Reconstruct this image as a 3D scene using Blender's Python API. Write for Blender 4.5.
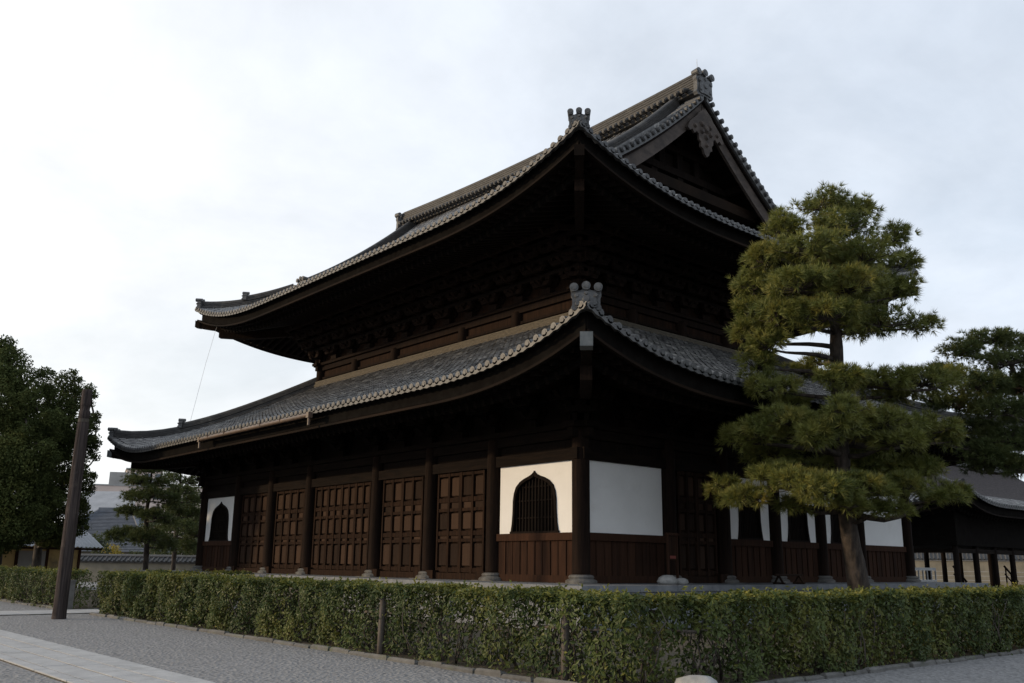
import bpy, math, random
import numpy as np
from mathutils import Matrix, Vector
R = math.radians
rng = np.random.default_rng(7)
random.seed(7)
for o in list(bpy.data.objects): bpy.data.objects.remove(o)
scene = bpy.context.scene
col = scene.collection

# ------------------------------------------------------------------ camera
F, PITCH, ROLL, YAW = 918.7, 0.238105, 0.01295, 2.429786
CAM = np.array([18.2978, -18.3908, 1.60])
fw = np.array([math.cos(YAW)*math.cos(PITCH), math.sin(YAW)*math.cos(PITCH), math.sin(PITCH)])
_r0 = np.array([math.sin(YAW), -math.cos(YAW), 0.]); _u0 = np.cross(_r0, fw)
cr = _r0*math.cos(ROLL)+_u0*math.sin(ROLL); cu = -_r0*math.sin(ROLL)+_u0*math.cos(ROLL)
cam_d = bpy.data.cameras.new('camera'); cam = bpy.data.objects.new('camera', cam_d); col.objects.link(cam)
cam.matrix_world = Matrix(((cr[0], cu[0], -fw[0], CAM[0]), (cr[1], cu[1], -fw[1], CAM[1]), (cr[2], cu[2], -fw[2], CAM[2]), (0, 0, 0, 1)))
cam_d.sensor_width = 36; cam_d.lens = F*36/1024; cam_d.clip_end = 3000; cam_d.clip_start = .1
scene.camera = cam
def ray(px, py): return fw+cr*(px-512)/F-cu*(py-341.5)/F
def dep(px, py, D): return CAM+ray(px, py)*D          # a point of the place, D metres deep in front of the camera
def ground(px, py, z=0.):
    k = ray(px, py); return CAM+k*(z-CAM[2])/k[2]

# ------------------------------------------------------------------ light
SUN_EL, SUN_AZ = R(12.5), math.atan2(-.80, -.60)
sdir = Vector((math.cos(SUN_AZ)*math.cos(SUN_EL), math.sin(SUN_AZ)*math.cos(SUN_EL), math.sin(SUN_EL)))
sl = bpy.data.lights.new('sun', 'SUN'); sl.energy = 2.2; sl.angle = R(2.0); sl.color = (1., .76, .48)
so = bpy.data.objects.new('sun', sl); so.rotation_euler = (-sdir).to_track_quat('-Z', 'Y').to_euler(); so.location = (0, 0, 60); col.objects.link(so)
scene.view_settings.view_transform = 'Standard'; scene.view_settings.look = 'None'
scene.view_settings.gamma = 1; scene.view_settings.use_curve_mapping = False
scene.view_settings.exposure = 0.2

world = bpy.data.worlds.new('World'); scene.world = world; world.use_nodes = True
def N(nt, t, **kw):
    n = nt.nodes.new(t)
    for k, v in kw.items():
        if k.startswith('i_'): n.inputs[k[2:].replace('_', ' ')].default_value = v
        else: setattr(n, k, v)
    return n
def math_n(nt, op, a, b=None, clamp=False):
    n = nt.nodes.new('ShaderNodeMath'); n.operation = op; n.use_clamp = clamp
    for i, v in enumerate((a, b)):
        if v is None: continue
        if hasattr(v, 'links'): nt.links.new(v, n.inputs[i])
        else: n.inputs[i].default_value = v
    return n.outputs[0]
def mixc(nt, fac, a, b):
    n = nt.nodes.new('ShaderNodeMix'); n.data_type = 'RGBA'
    for i, v in ((0, fac), (6, a), (7, b)):
        if hasattr(v, 'links'): nt.links.new(v, n.inputs[i])
        elif i == 0: n.inputs[0].default_value = v
        else: n.inputs[i].default_value = (*v, 1)
    return n.outputs[2]
def ramp(nt, fac, stops):
    n = nt.nodes.new('ShaderNodeValToRGB'); nt.links.new(fac, n.inputs[0])
    e = n.color_ramp.elements
    while len(e) < len(stops): e.new(.5)
    for el, (p, c) in zip(e, stops): el.position = p; el.color = (*c, 1) if len(c) == 3 else c
    return n.outputs[0]
nt = world.node_tree; nt.nodes.clear()
sky = N(nt, 'ShaderNodeTexSky', sky_type='NISHITA', sun_disc=False, sun_elevation=SUN_EL, sun_rotation=math.pi/2-SUN_AZ, air_density=1.0, dust_density=2.0, ozone_density=1.0)
tc = N(nt, 'ShaderNodeTexCoord')
sep = N(nt, 'ShaderNodeSeparateXYZ'); nt.links.new(tc.outputs['Generated'], sep.inputs[0])
zz = math_n(nt, 'ADD', math_n(nt, 'MAXIMUM', sep.outputs[2], 0.), .35)
cx = N(nt, 'ShaderNodeCombineXYZ')
nt.links.new(math_n(nt, 'DIVIDE', sep.outputs[0], zz), cx.inputs[0]); nt.links.new(math_n(nt, 'DIVIDE', sep.outputs[1], zz), cx.inputs[1])
no = N(nt, 'ShaderNodeTexNoise', i_Scale=1.6, i_Detail=8., i_Roughness=.58, i_Distortion=.5); nt.links.new(cx.outputs[0], no.inputs['Vector'])
no2 = N(nt, 'ShaderNodeTexNoise', i_Scale=4.5, i_Detail=6., i_Roughness=.55); nt.links.new(cx.outputs[0], no2.inputs['Vector'])
dotn = N(nt, 'ShaderNodeVectorMath', operation='DOT_PRODUCT'); nt.links.new(tc.outputs['Generated'], dotn.inputs[0]); GA = R(192); dotn.inputs[1].default_value = (math.cos(GA), math.sin(GA), .02)   # the thin bright cloud spread round the low sun
dsun = math_n(nt, 'MULTIPLY_ADD', dotn.outputs['Value'], .5); nt.nodes[-1].inputs[2].default_value = .5
glow = math_n(nt, 'POWER', dsun, 6.)
cov = ramp(nt, no.outputs[0], [(.36, (0, 0, 0)), (.62, (1, 1, 1))])
wisp = math_n(nt, 'MULTIPLY', math_n(nt, 'SUBTRACT', no2.outputs[0], .5), .30)
cb = math_n(nt, 'ADD', math_n(nt, 'MULTIPLY_ADD', glow, .27), wisp); nt.nodes[-2].inputs[2].default_value = .79
cloud = N(nt, 'ShaderNodeVectorMath', operation='SCALE'); nt.links.new(mixc(nt, glow, (.895, .98, 1.105), (1.03, 1.005, .965)), cloud.inputs[0]); nt.links.new(cb, cloud.inputs['Scale'])
skys = N(nt, 'ShaderNodeVectorMath', operation='SCALE'); nt.links.new(sky.outputs[0], skys.inputs[0]); skys.inputs['Scale'].default_value = .15
thin = math_n(nt, 'MULTIPLY_ADD', cov, .26); nt.nodes[-1].inputs[2].default_value = .72
bg = N(nt, 'ShaderNodeBackground', i_Strength=1.0)
nt.links.new(mixc(nt, thin, skys.outputs[0], cloud.outputs[0]), bg.inputs['Color'])
nt.links.new(bg.outputs[0], N(nt, 'ShaderNodeOutputWorld').inputs[0])

# ------------------------------------------------------------------ materials
def mat(name, c1, c2, scale=3., rough=.7, stretch=(1, 1, 1), detail=5., rnd=0., obj_rnd=0., bump=0., bscale=None, bdist=.02, c3=None, c3s=.6, c3t=(.55, .7), spec=.3, lo=.35, hi=.68):
    m = bpy.data.materials.new(name); m.use_nodes = True; nt = m.node_tree
    b = nt.nodes['Principled BSDF']; b.inputs['Roughness'].default_value = rough; b.inputs['Specular IOR Level'].default_value = spec
    g = N(nt, 'ShaderNodeTexCoord'); mp = N(nt, 'ShaderNodeMapping'); mp.inputs['Scale'].default_value = stretch
    nt.links.new(g.outputs['Object'], mp.inputs[0])
    n1 = N(nt, 'ShaderNodeTexNoise', i_Scale=scale, i_Detail=detail, i_Roughness=.6); nt.links.new(mp.outputs[0], n1.inputs['Vector'])
    fac = ramp(nt, n1.outputs[0], [(lo, (0, 0, 0)), (hi, (1, 1, 1))])
    if rnd:
        ge = N(nt, 'ShaderNodeNewGeometry')
        fac = math_n(nt, 'ADD', math_n(nt, 'MULTIPLY', fac, 1-rnd), math_n(nt, 'MULTIPLY', ge.outputs['Random Per Island'], rnd))
    if obj_rnd:
        oi = N(nt, 'ShaderNodeObjectInfo')
        fac = math_n(nt, 'ADD', math_n(nt, 'MULTIPLY', fac, 1-obj_rnd), math_n(nt, 'MULTIPLY', oi.outputs['Random'], obj_rnd))
    c = mixc(nt, fac, c1, c2)
    if c3:
        n3 = N(nt, 'ShaderNodeTexNoise', i_Scale=c3s, i_Detail=6., i_Roughness=.65); nt.links.new(g.outputs['Object'], n3.inputs['Vector'])
        c = mixc(nt, ramp(nt, n3.outputs[0], [(c3t[0], (0, 0, 0)), (c3t[1], (1, 1, 1))]), c, c3)
    nt.links.new(c, b.inputs['Base Color'])
    if bump:
        n4 = N(nt, 'ShaderNodeTexNoise', i_Scale=bscale or scale*3, i_Detail=4.); nt.links.new(mp.outputs[0], n4.inputs['Vector'])
        bp = N(nt, 'ShaderNodeBump', i_Strength=bump, i_Distance=bdist); nt.links.new(n4.outputs[0], bp.inputs['Height']); nt.links.new(bp.outputs[0], b.inputs['Normal'])
    return m
M = {}
M['tile'] = mat('roof_tile', (.040, .040, .041), (.22, .214, .205), 5, .42, rnd=.6, bump=.3, bscale=25, c3=(.36, .345, .315), c3s=2.6, c3t=(.53, .66), spec=.5)
M['tile_end'] = mat('tile_ends', (.034, .035, .037), (.088, .086, .083), 4, .5, rnd=.7, bump=.2, bscale=30, spec=.4)
M['ridge_tile'] = mat('ridge_tile', (.028, .028, .028), (.072, .069, .066), 3, .6, (1, 1, 6), bump=.4, bscale=12, c3=(.095, .09, .08), c3s=1.5)
M['noshi'] = mat('stacked_ridge_clay', (.062, .053, .040), (.125, .105, .076), 6, .8, (1, 1, 4), bump=.5, bscale=20)
M['oni'] = mat('ornament_tile', (.05, .052, .054), (.125, .125, .125), 8, .5, bump=.4, bscale=20)
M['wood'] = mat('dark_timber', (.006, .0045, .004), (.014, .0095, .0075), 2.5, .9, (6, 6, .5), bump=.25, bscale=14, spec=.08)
M['wood_h'] = mat('dark_timber_beam', (.006, .0045, .004), (.015, .010, .0075), 2.5, .9, (.5, .5, 6), bump=.25, bscale=14, spec=.08)
M['column'] = mat('column_timber', (.008, .0055, .0045), (.021, .0125, .009), 2.5, .88, (5, 5, .4), bump=.3, bscale=14, spec=.08)
M['board'] = mat('wainscot_timber', (.016, .009, .0065), (.052, .025, .015), 2.2, .88, (5, 5, .35), rnd=.45, bump=.3, bscale=14, spec=.08)
M['door'] = mat('door_timber', (.012, .007, .005), (.034, .018, .011), 2.2, .88, (5, 5, .35), bump=.3, bscale=14, spec=.08)
M['dpanel'] = mat('door_panel_timber', (.011, .0075, .006), (.066, .040, .027), 2.2, .88, (5, 5, .35), obj_rnd=.8, bump=.3, bscale=14, spec=.08)
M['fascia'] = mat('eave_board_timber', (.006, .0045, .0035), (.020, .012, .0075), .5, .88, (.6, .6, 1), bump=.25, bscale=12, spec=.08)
M['barge'] = mat('weathered_bargeboard', (.036, .028, .024), (.085, .066, .054), 2.5, .75, (4, .7, 1.2), bump=.3, bscale=14)
M['plaster'] = mat('white_plaster', (.745, .74, .725), (.79, .785, .77), 1.4, .9, bump=.04, bscale=30, c3=(.67, .66, .635), c3s=1.1, c3t=(.6, .85))
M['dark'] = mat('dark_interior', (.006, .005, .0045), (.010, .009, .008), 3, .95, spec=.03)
M['metal_cap'] = mat('pale_metal', (.07, .08, .083), (.12, .13, .13), 6, .5, spec=.5)
M['copper'] = mat('copper_gutter', (.06, .038, .026), (.11, .066, .040), 4, .5, spec=.5)
M['stone'] = mat('grey_stone', (.07, .066, .062), (.14, .134, .125), 3, .85, bump=.4, bscale=20, c3=(.17, .17, .16), c3s=1.2)
M['platform'] = mat('platform_stone', (.13, .14, .155), (.21, .22, .23), 2, .8, bump=.25, bscale=20)
M['boulder'] = mat('boulder_stone', (.22, .22, .215), (.37, .365, .35), 4, .9, bump=.6, bscale=10, c3=(.2, .2, .19), c3s=3)
M['pole'] = mat('weathered_pole', (.022, .018, .018), (.085, .068, .062), 2.5, .9, (9, 9, .3), bump=1., bscale=14, spec=.1, c3=(.13, .105, .092), c3s=1.2, c3t=(.55, .75))
M['stake'] = mat('grey_stake', (.06, .05, .042), (.13, .11, .092), 4, .85, (6, 6, .5), bump=.4)
M['bark'] = mat('pine_bark', (.026, .021, .018), (.085, .068, .056), 6, .9, (1, 1, .45), bump=1., bscale=9, bdist=.05)
M['bark2'] = mat('grey_bark', (.04, .034, .028), (.10, .085, .07), 6, .9, (1, 1, .4), bump=.8, bscale=12)
def leafmat(name, c1, c2, c3, rough=.5, trans=.25, spec=.4):
    m = mat(name, c1, c2, .9, rough, rnd=.42, spec=spec, c3=c3, c3s=1.1, c3t=(.52, .74)); nt = m.node_tree
    b = nt.nodes['Principled BSDF']; cs = b.inputs['Base Color'].links[0].from_socket
    t = N(nt, 'ShaderNodeBsdfTranslucent'); nt.links.new(cs, t.inputs[0]); mx = N(nt, 'ShaderNodeMixShader'); mx.inputs[0].default_value = trans
    nt.links.new(b.outputs[0], mx.inputs[1]); nt.links.new(t.outputs[0], mx.inputs[2]); nt.links.new(mx.outputs[0], nt.nodes['Material Output'].inputs[0])
    return m
M['needle'] = leafmat('pine_needles', (.070, .098, .022), (.225, .225, .050), (.30, .25, .055), .55, .2)
M['needle2'] = leafmat('dark_pine_needles', (.045, .064, .024), (.12, .142, .048), (.14, .145, .045), .6, .2, .15)
M['hedge'] = leafmat('hedge_leaves', (.018, .034, .010), (.095, .122, .030), (.15, .145, .032), .5, .22, .25)
M['leaf'] = leafmat('evergreen_leaves', (.034, .047, .017), (.088, .108, .036), (.11, .118, .036), .8, .15, .08)
M['leaf_y'] = leafmat('yellow_leaves', (.25, .19, .03), (.42, .33, .05), (.35, .28, .04), .5, .3)
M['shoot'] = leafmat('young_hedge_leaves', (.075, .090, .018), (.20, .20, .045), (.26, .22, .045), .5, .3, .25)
M['shrub'] = leafmat('shrub_leaves', (.03, .045, .015), (.08, .095, .03), (.11, .11, .03), .5, .25)
M['ochre'] = mat('ochre_plaster', (.42, .30, .13), (.52, .38, .17), 1.5, .9, c3=(.22, .17, .10), c3s=.8)
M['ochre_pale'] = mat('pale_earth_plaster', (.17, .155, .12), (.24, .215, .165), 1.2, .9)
M['white'] = mat('white_paint', (.27, .27, .265), (.34, .34, .33), 3, .7)
M['greyroof'] = mat('far_roof_tile', (.10, .112, .135), (.18, .195, .22), 2, .7, rnd=.5)
M['metalroof'] = mat('pale_sheet_roof', (.24, .25, .265), (.31, .32, .34), 1, .5)
M['brownroof'] = mat('bark_shingle_roof', (.036, .031, .031), (.078, .068, .066), 4, .95, (1, 1, 8), bump=.6, bscale=20, spec=.1)
M['concrete'] = mat('grey_concrete', (.26, .25, .24), (.34, .33, .31), .4, .9)
M['pink'] = mat('pale_pink_wall', (.52, .42, .37), (.60, .50, .44), .3, .9)
M['glass'] = mat('window_glass', (.05, .06, .08), (.10, .12, .15), 1, .15, spec=.5)
M['red'] = mat('red_notice', (.14, .03, .02), (.18, .04, .03), 8, .7)
M['signw'] = mat('notice_paper', (.30, .25, .20), (.36, .31, .25), 8, .8)
M['cable'] = mat('grey_cable', (.5, .5, .5), (.6, .6, .6), 4, .5)
def ground_mats():
    m = mat('gravel', (.09, .09, .095), (.24, .238, .235), 14, .9, detail=3., c3=(.15, .148, .145), c3s=.35, c3t=(.45, .75)); nt = m.node_tree
    b = nt.nodes['Principled BSDF']; g = [n for n in nt.nodes if n.type == 'TEX_COORD'][0]
    v = N(nt, 'ShaderNodeTexVoronoi', i_Scale=16.); nt.links.new(g.outputs['Object'], v.inputs['Vector'])
    bp = N(nt, 'ShaderNodeBump', i_Strength=.9, i_Distance=.03); nt.links.new(v.outputs['Distance'], bp.inputs['Height']); nt.links.new(bp.outputs[0], b.inputs['Normal'])
    # every pebble its own grey
    base = b.inputs['Base Color'].links[0].from_socket
    hs = N(nt, 'ShaderNodeSeparateColor'); nt.links.new(v.outputs['Color'], hs.inputs[0])
    c = mixc(nt, math_n(nt, 'MULTIPLY', hs.outputs[0], .55), base, (.31, .305, .30)); nt.links.new(c, b.inputs['Base Color'])
    M['gravel'] = m
    M['soil'] = mat('dark_soil', (.05, .042, .03), (.11, .09, .065), 9, .95, bump=.9, bscale=14, bdist=.05, c3=(.07, .08, .03), c3s=2.)
    M['paving'] = mat('paving_stone', (.30, .30, .30), (.40, .40, .395), 2.5, .85, rnd=.22, bump=.25, bscale=30, c3=(.24, .24, .235), c3s=1.4)
    M['kerb'] = mat('kerb_stone', (.065, .063, .06), (.16, .155, .145), 5, .9, rnd=.5, bump=.5, bscale=16, c3=(.10, .11, .07), c3s=2)
ground_mats()

# ------------------------------------------------------------------ mesh builder
class MB:
    def __init__(s): s.v = []; s.f = {}; s.n = 0
    def add(s, verts, faces):
        verts = np.asarray(verts, float).reshape(-1, 3); s.v.append(verts)
        if isinstance(faces, np.ndarray): s.f.setdefault(faces.shape[1], []).append(faces+s.n)
        else:
            for fc in faces: s.f.setdefault(len(fc), []).append(np.array([fc])+s.n)
        s.n += len(verts); return s
    def box(s, x0, x1, y0, y1, z0, z1):
        v = [(x, y, z) for z in (z0, z1) for (x, y) in ((x0, y0), (x1, y0), (x1, y1), (x0, y1))]
        return s.add(v, np.array([(3, 2, 1, 0), (4, 5, 6, 7), (0, 1, 5, 4), (1, 2, 6, 5), (2, 3, 7, 6), (3, 0, 4, 7)]))
    def beam(s, p, q, w, h):                       # rectangular bar, p and q at the middle of its section
        p = np.asarray(p, float); q = np.asarray(q, float); d = q-p; sd = np.cross(d, (0, 0, 1.))
        sd = np.array([1., 0, 0]) if np.linalg.norm(sd) < 1e-6 else sd/np.linalg.norm(sd)
        up = np.cross(sd, d); up /= np.linalg.norm(up)
        v = [c+sd*a*w/2+up*b*h/2 for c in (p, q) for a, b in ((-1, -1), (1, -1), (1, 1), (-1, 1))]
        return s.add(v, np.array([(3, 2, 1, 0), (4, 5, 6, 7), (0, 1, 5, 4), (1, 2, 6, 5), (2, 3, 7, 6), (3, 0, 4, 7)]))
    def tube(s, pts, rad, n=10, caps=True):
        pts = np.asarray(pts, float); k = len(pts); rad = np.broadcast_to(rad, (k,))
        t = np.gradient(pts, axis=0); t /= np.linalg.norm(t, axis=1)[:, None]
        ref = np.array([0, 0, 1.]) if abs(t[:, 2]).mean() < .8 else np.array([1., 0, 0])
        a = np.cross(t, ref); a /= np.linalg.norm(a, axis=1)[:, None]; b = np.cross(a, t)
        th = np.arange(n)*2*math.pi/n
        v = pts[:, None]+rad[:, None, None]*(np.cos(th)[None, :, None]*a[:, None]+np.sin(th)[None, :, None]*b[:, None])
        i, j = np.meshgrid(np.arange(k-1), np.arange(n), indexing='ij'); j2 = (j+1) % n
        f = np.stack([i*n+j, i*n+j2, (i+1)*n+j2, (i+1)*n+j], -1).reshape(-1, 4)[:, ::-1]
        n0 = s.n; s.add(v, f)
        if caps: s.v.append(np.zeros((0, 3))); s.f.setdefault(n, []).append(np.array([np.arange(n)])+n0); s.f[n].append(np.array([np.arange(n)[::-1]])+n0+(k-1)*n)
        return s
    def lathe(s, c, prof, n=20):
        c = np.asarray(c, float); k = len(prof); th = np.arange(n)*2*math.pi/n
        v = np.array([[(c[0]+r*math.cos(t), c[1]+r*math.sin(t), c[2]+z) for t in th] for r, z in prof])
        i, j = np.meshgrid(np.arange(k-1), np.arange(n), indexing='ij'); j2 = (j+1) % n
        n0 = s.n; s.add(v, np.stack([i*n+j, i*n+j2, (i+1)*n+j2, (i+1)*n+j], -1).reshape(-1, 4))
        s.f.setdefault(n, []).append(np.array([np.arange(n)[::-1]])+n0); s.f[n].append(np.array([np.arange(n)])+n0+(k-1)*n); return s
    def prism(s, poly, ext):                       # polygon (3D points) pushed along ext
        p = np.asarray(poly, float); k = len(p); v = np.concatenate([p, p+np.asarray(ext, float)])
        f = [tuple(range(k))[::-1], tuple(range(k, 2*k))]+[(i, (i+1) % k, (i+1) % k+k, i+k) for i in range(k)]
        return s.add(v, f)
    def sweep(s, pts, sec, sides=None, closed=True):   # section (side, up) carried along pts, kept upright
        pts = np.asarray(pts, float); sec = np.asarray(sec, float); k, n = len(pts), len(sec)
        t = np.gradient(pts, axis=0); sd = np.cross(t, (0, 0, 1.)); sd /= np.linalg.norm(sd, axis=1)[:, None]
        v = pts[:, None]+sec[None, :, :1]*sd[:, None]+sec[None, :, 1:]*np.array([0, 0, 1.])
        i, j = np.meshgrid(np.arange(k-1), np.arange(n), indexing='ij'); j2 = (j+1) % n
        n0 = s.n; s.add(v, np.stack([i*n+j, i*n+j2, (i+1)*n+j2, (i+1)*n+j], -1).reshape(-1, 4))
        s.f.setdefault(n, []).append(np.array([np.arange(n)[::-1]])+n0); s.f[n].append(np.array([np.arange(n)])+n0+(k-1)*n); return s
    def mesh(s, name, m, smooth=False, off=(0, 0, 0)):
        me = bpy.data.meshes.new(name); v = np.concatenate(s.v)-np.asarray(off, float)
        loops = []; starts = []; tot = []; c = 0
        for k, fs in s.f.items():
            a = np.concatenate(fs); loops.append(a.ravel()); starts.append(c+np.arange(len(a))*k); tot.append(np.full(len(a), k)); c += a.size
        loops = np.concatenate(loops); starts = np.concatenate(starts); tot = np.concatenate(tot)
        me.vertices.add(len(v)); me.vertices.foreach_set('co', v.ravel().astype(np.float32))
        me.loops.add(len(loops)); me.loops.foreach_set('vertex_index', loops.astype(np.int32))
        me.polygons.add(len(starts)); me.polygons.foreach_set('loop_start', starts.astype(np.int32)); me.polygons.foreach_set('loop_total', tot.astype(np.int32))
        me.polygons.foreach_set('use_smooth', np.full(len(starts), bool(smooth)))
        me.update(calc_edges=True); me.validate(); me.materials.append(m)
        return me
    def build(s, name, m, parent=None, smooth=False, loc=None):
        off = np.zeros(3); p = parent
        while p is not None: off = off+np.array(p.location); p = p.parent
        if loc is not None: base = np.asarray(loc, float)
        else: base = off
        o = bpy.data.objects.new(name, s.mesh(name, m, smooth, base)); col.objects.link(o)
        o.location = base-off
        if parent: o.parent = parent
        return o
def tag(o, label=None, cat=None, group=None, kind=None):
    for k, v in (('label', label), ('category', cat), ('group', group), ('kind', kind)):
        if v: o[k] = v
    return o
def empty(name, loc, label, cat, group=None):
    o = bpy.data.objects.new(name, None); o.location = loc; o.empty_display_size = .3; col.objects.link(o); return tag(o, label, cat, group)
def inst(name, me, parent, loc, rz=0.):
    o = bpy.data.objects.new(name, me); col.objects.link(o); o.location = np.asarray(loc, float)-np.array(parent.location); o.rotation_euler = (0, 0, rz); o.parent = parent; return o

# ================================================================== SETTING
g = MB(); gx = np.concatenate([[-1500, -400, -120], np.linspace(-60, 40, 26), [120, 400, 1500]])
X, Y = np.meshgrid(gx, gx, indexing='ij'); k = len(gx); i, j = np.meshgrid(np.arange(k-1), np.arange(k-1), indexing='ij')
g.add(np.stack([X, Y, 0*X], -1), np.stack([i*k+j, (i+1)*k+j, (i+1)*k+j+1, i*k+j+1], -1).reshape(-1, 4))
tag(g.build('ground', M['gravel']), kind='structure')
# soil strips under the hedges and pines
s_ = MB(); s_.box(-11.4, 10.2, -9.05, -2.2, -.05, .03); s_.box(2.2, 10.2, -2.195, 40, -.05, .03); s_.box(-40, -14.7, -9.05, -2.2, -.05, .03)
tag(s_.build('soil', M['soil']), kind='structure')
# kerb of rough stones in front of the hedge
kb = MB()
def kerb(x0, x1, y, axis):
    a = x0
    while a < x1:
        l = min(random.uniform(.5, .95), x1-a); w = random.uniform(.11, .15); h = random.uniform(.05, .085); e = random.uniform(-.03, .03)
        def P(u, v, z): return (a+u, y+e+v, z) if axis == 0 else (y+e-v, a+u, z)
        c = .03; z1 = h
        v = [P(.01, 0, -.05), P(l-.01, 0, -.05), P(l-.01, w, -.05), P(.01, w, -.05),
             P(.01+random.uniform(0, .02), 0, z1-c), P(l-.01, random.uniform(0, .02), z1-c), P(l-.01, w, z1-c), P(.01, w, z1-c),
             P(.01+c, c, z1), P(l-.01-c, c, z1+random.uniform(-.015, .015)), P(l-.01-c, w-c, z1), P(.01+c, w-c, z1)]
        fs = [(0, 1, 5, 4), (1, 2, 6, 5), (2, 3, 7, 6), (3, 0, 4, 7), (4, 5, 9, 8), (5, 6, 10, 9), (6, 7, 11, 10), (7, 4, 8, 11), (8, 9, 10, 11)]
        if axis: fs = [f[::1] for f in fs]
        kb.add(v, fs); a += l+.012
kerb(-11.2, 10.2, -9.26, 0); kerb(-40, -14.7, -9.26, 0); kerb(-9.0, 30, 10.42, 1)
tag(kb.build('kerb', M['kerb']), kind='structure')
# paved path in front, one slab after the other, and the axial path up to the hall
pv = MB()
def slab(x0, x1, y0, y1, h):
    c = .003; g_ = .016
    x0 += g_; x1 -= g_; y0 += g_; y1 -= g_
    v = [(x0, y0, -.02), (x1, y0, -.02), (x1, y1, -.02), (x0, y1, -.02), (x0, y0, h-c), (x1, y0, h-c), (x1, y1, h-c), (x0, y1, h-c), (x0+c, y0+c, h), (x1-c, y0+c, h), (x1-c, y1-c, h), (x0+c, y1-c, h)]
    pv.add(v, [(0, 1, 5, 4), (1, 2, 6, 5), (2, 3, 7, 6), (3, 0, 4, 7), (4, 5, 9, 8), (5, 6, 10, 9), (6, 7, 11, 10), (7, 4, 8, 11), (8, 9, 10, 11)])
ys = [-14.16, -13.74, -13.3, -12.84]
for r_ in range(3):
    x = -45+random.random()
    while x < 16:
        l = random.uniform(1.0, 1.9); slab(x, x+l, ys[r_], ys[r_+1], .022+random.uniform(-.0015, .0015)); x += l
x = -45
while x < 16: l = random.uniform(1.4, 2.2); slab(x, x+l, -14.4, -14.17, .03); x += l
y = -12.8
while y < -2.1:
    l = random.uniform(.7, 1.2)
    xx = -13.9
    for w in (.3, .75, .75, .3): slab(xx, xx+w, y, min(y+l, -2.05), .03+random.uniform(-.002, .002)); xx += w
    y += l
bd = MB(); bd.box(-45, 16, -14.4, -12.84, -.02, .012); bd.box(-13.9, -11.8, -12.8, -2.06, -.02, .018); tag(bd.build('path_bedding', M['soil']), kind='structure')
tag(pv.build('stone_path', M['paving']), kind='structure')

# ================================================================== THE HALL
B = 1.12                                     # top of the platform, foot of the columns
BX = [0, -3.75, -7.05, -10.35, -15.25, -18.55, -21.85, -25.6]
BY = [0, 3.74, 6.44, 9.3, 12.16, 14.87, 18.606]
LX, LY = 25.6, 18.606
hall = empty('temple_hall', (-12.8, 9.3, 0), 'great dark timber temple hall with two tiers of curved grey tiled roofs', 'temple hall')
pf = MB()
pf.box(-LX-2.1, 2.1, -2.1, LY+2.1, -.1, B-.16)
for a0 in np.arange(-LX-2.16, 2.1, 1.49): pf.box(a0+.004, min(a0+1.486, 2.16), -2.16, -1.55, B-.16, B-.002); pf.box(a0+.004, min(a0+1.486, 2.16), LY+1.55, LY+2.16, B-.16, B-.002)
for a0 in np.arange(-1.545, LY+1.5, 1.49): pf.box(1.55, 2.16, a0+.004, min(a0+1.486, LY+1.545), B-.16, B-.002); pf.box(-LX-2.16, -LX-1.55, a0+.004, min(a0+1.486, LY+1.545), B-.16, B-.002)
pf.box(-LX-1.545, 1.545, -1.545, LY+1.545, B-.16, B-.006)
pf.build('platform', M['platform'], hall)
st = MB()
for k_ in range(5): st.box(-15.4, -10.2, -2.2-.32*(k_+1), -2.18-.32*k_, -.05, B-.02-.2*(k_+1)+.1)
st.build('stone_steps', M['stone'], hall)
# columns on stone feet (one mesh each, shared data)
cm = MB(); cm.lathe((0, 0, 0), [(.24, .2), (.25, .3), (.25, 3.4), (.235, 4.15), (.2, 4.3)], 18); colmesh = cm.mesh('column', M['column'], True)
fm = MB(); fm.lathe((0, 0, 0), [(.44, 0), (.44, .07), (.40, .1), (.335, .13), (.36, .17), (.33, .215), (.27, .235)], 20); fm.box(-.48, .48, -.48, .48, -.08, .012); footmesh = fm.mesh('base_stone', M['stone'], False)
spots = [(x, 0) for x in BX]+[(0, y) for y in BY[1:]]+[(-LX, y) for y in BY[1:]]+[(x, LY) for x in BX[1:-1]]
for (x, y) in spots:
    c = inst('column', colmesh, hall, (x, y, B)); f_ = bpy.data.objects.new('base_stone', footmesh); col.objects.link(f_); f_.parent = c

# a bay is drawn on a wall frame: u along the wall, d outward, z up
class Wall:
    def __init__(s, o, ta, tn): s.o = np.array(o, float); s.ta = np.array(ta, float); s.tn = np.array(tn, float)
    def P(s, u, d, z): return s.o+s.ta*u+s.tn*d+np.array([0, 0, z])
    def box(s, mb, u0, u1, d0, d1, z0, z1):
        p = [s.P(u, d, z) for z in (z0, z1) for (u, d) in ((u0, d0), (u1, d0), (u1, d1), (u0, d1))]
        mb.add(p, np.array([(3, 2, 1, 0), (4, 5, 6, 7), (0, 1, 5, 4), (1, 2, 6, 5), (2, 3, 7, 6), (3, 0, 4, 7)]))
    def prism(s, mb, uz, d0, d1): mb.prism([s.P(u, d0, z) for u, z in uz], s.tn*(d1-d0))
WF = Wall((0, 0, B), (-1, 0, 0), (0, -1, 0)); WR = Wall((0, 0, B), (0, 1, 0), (1, 0, 0))
WL = Wall((-LX, 0, B), (0, 1, 0), (-1, 0, 0)); WB = Wall((0, LY, B), (-1, 0, 0), (0, 1, 0))
BU = [-x for x in BX]
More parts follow.
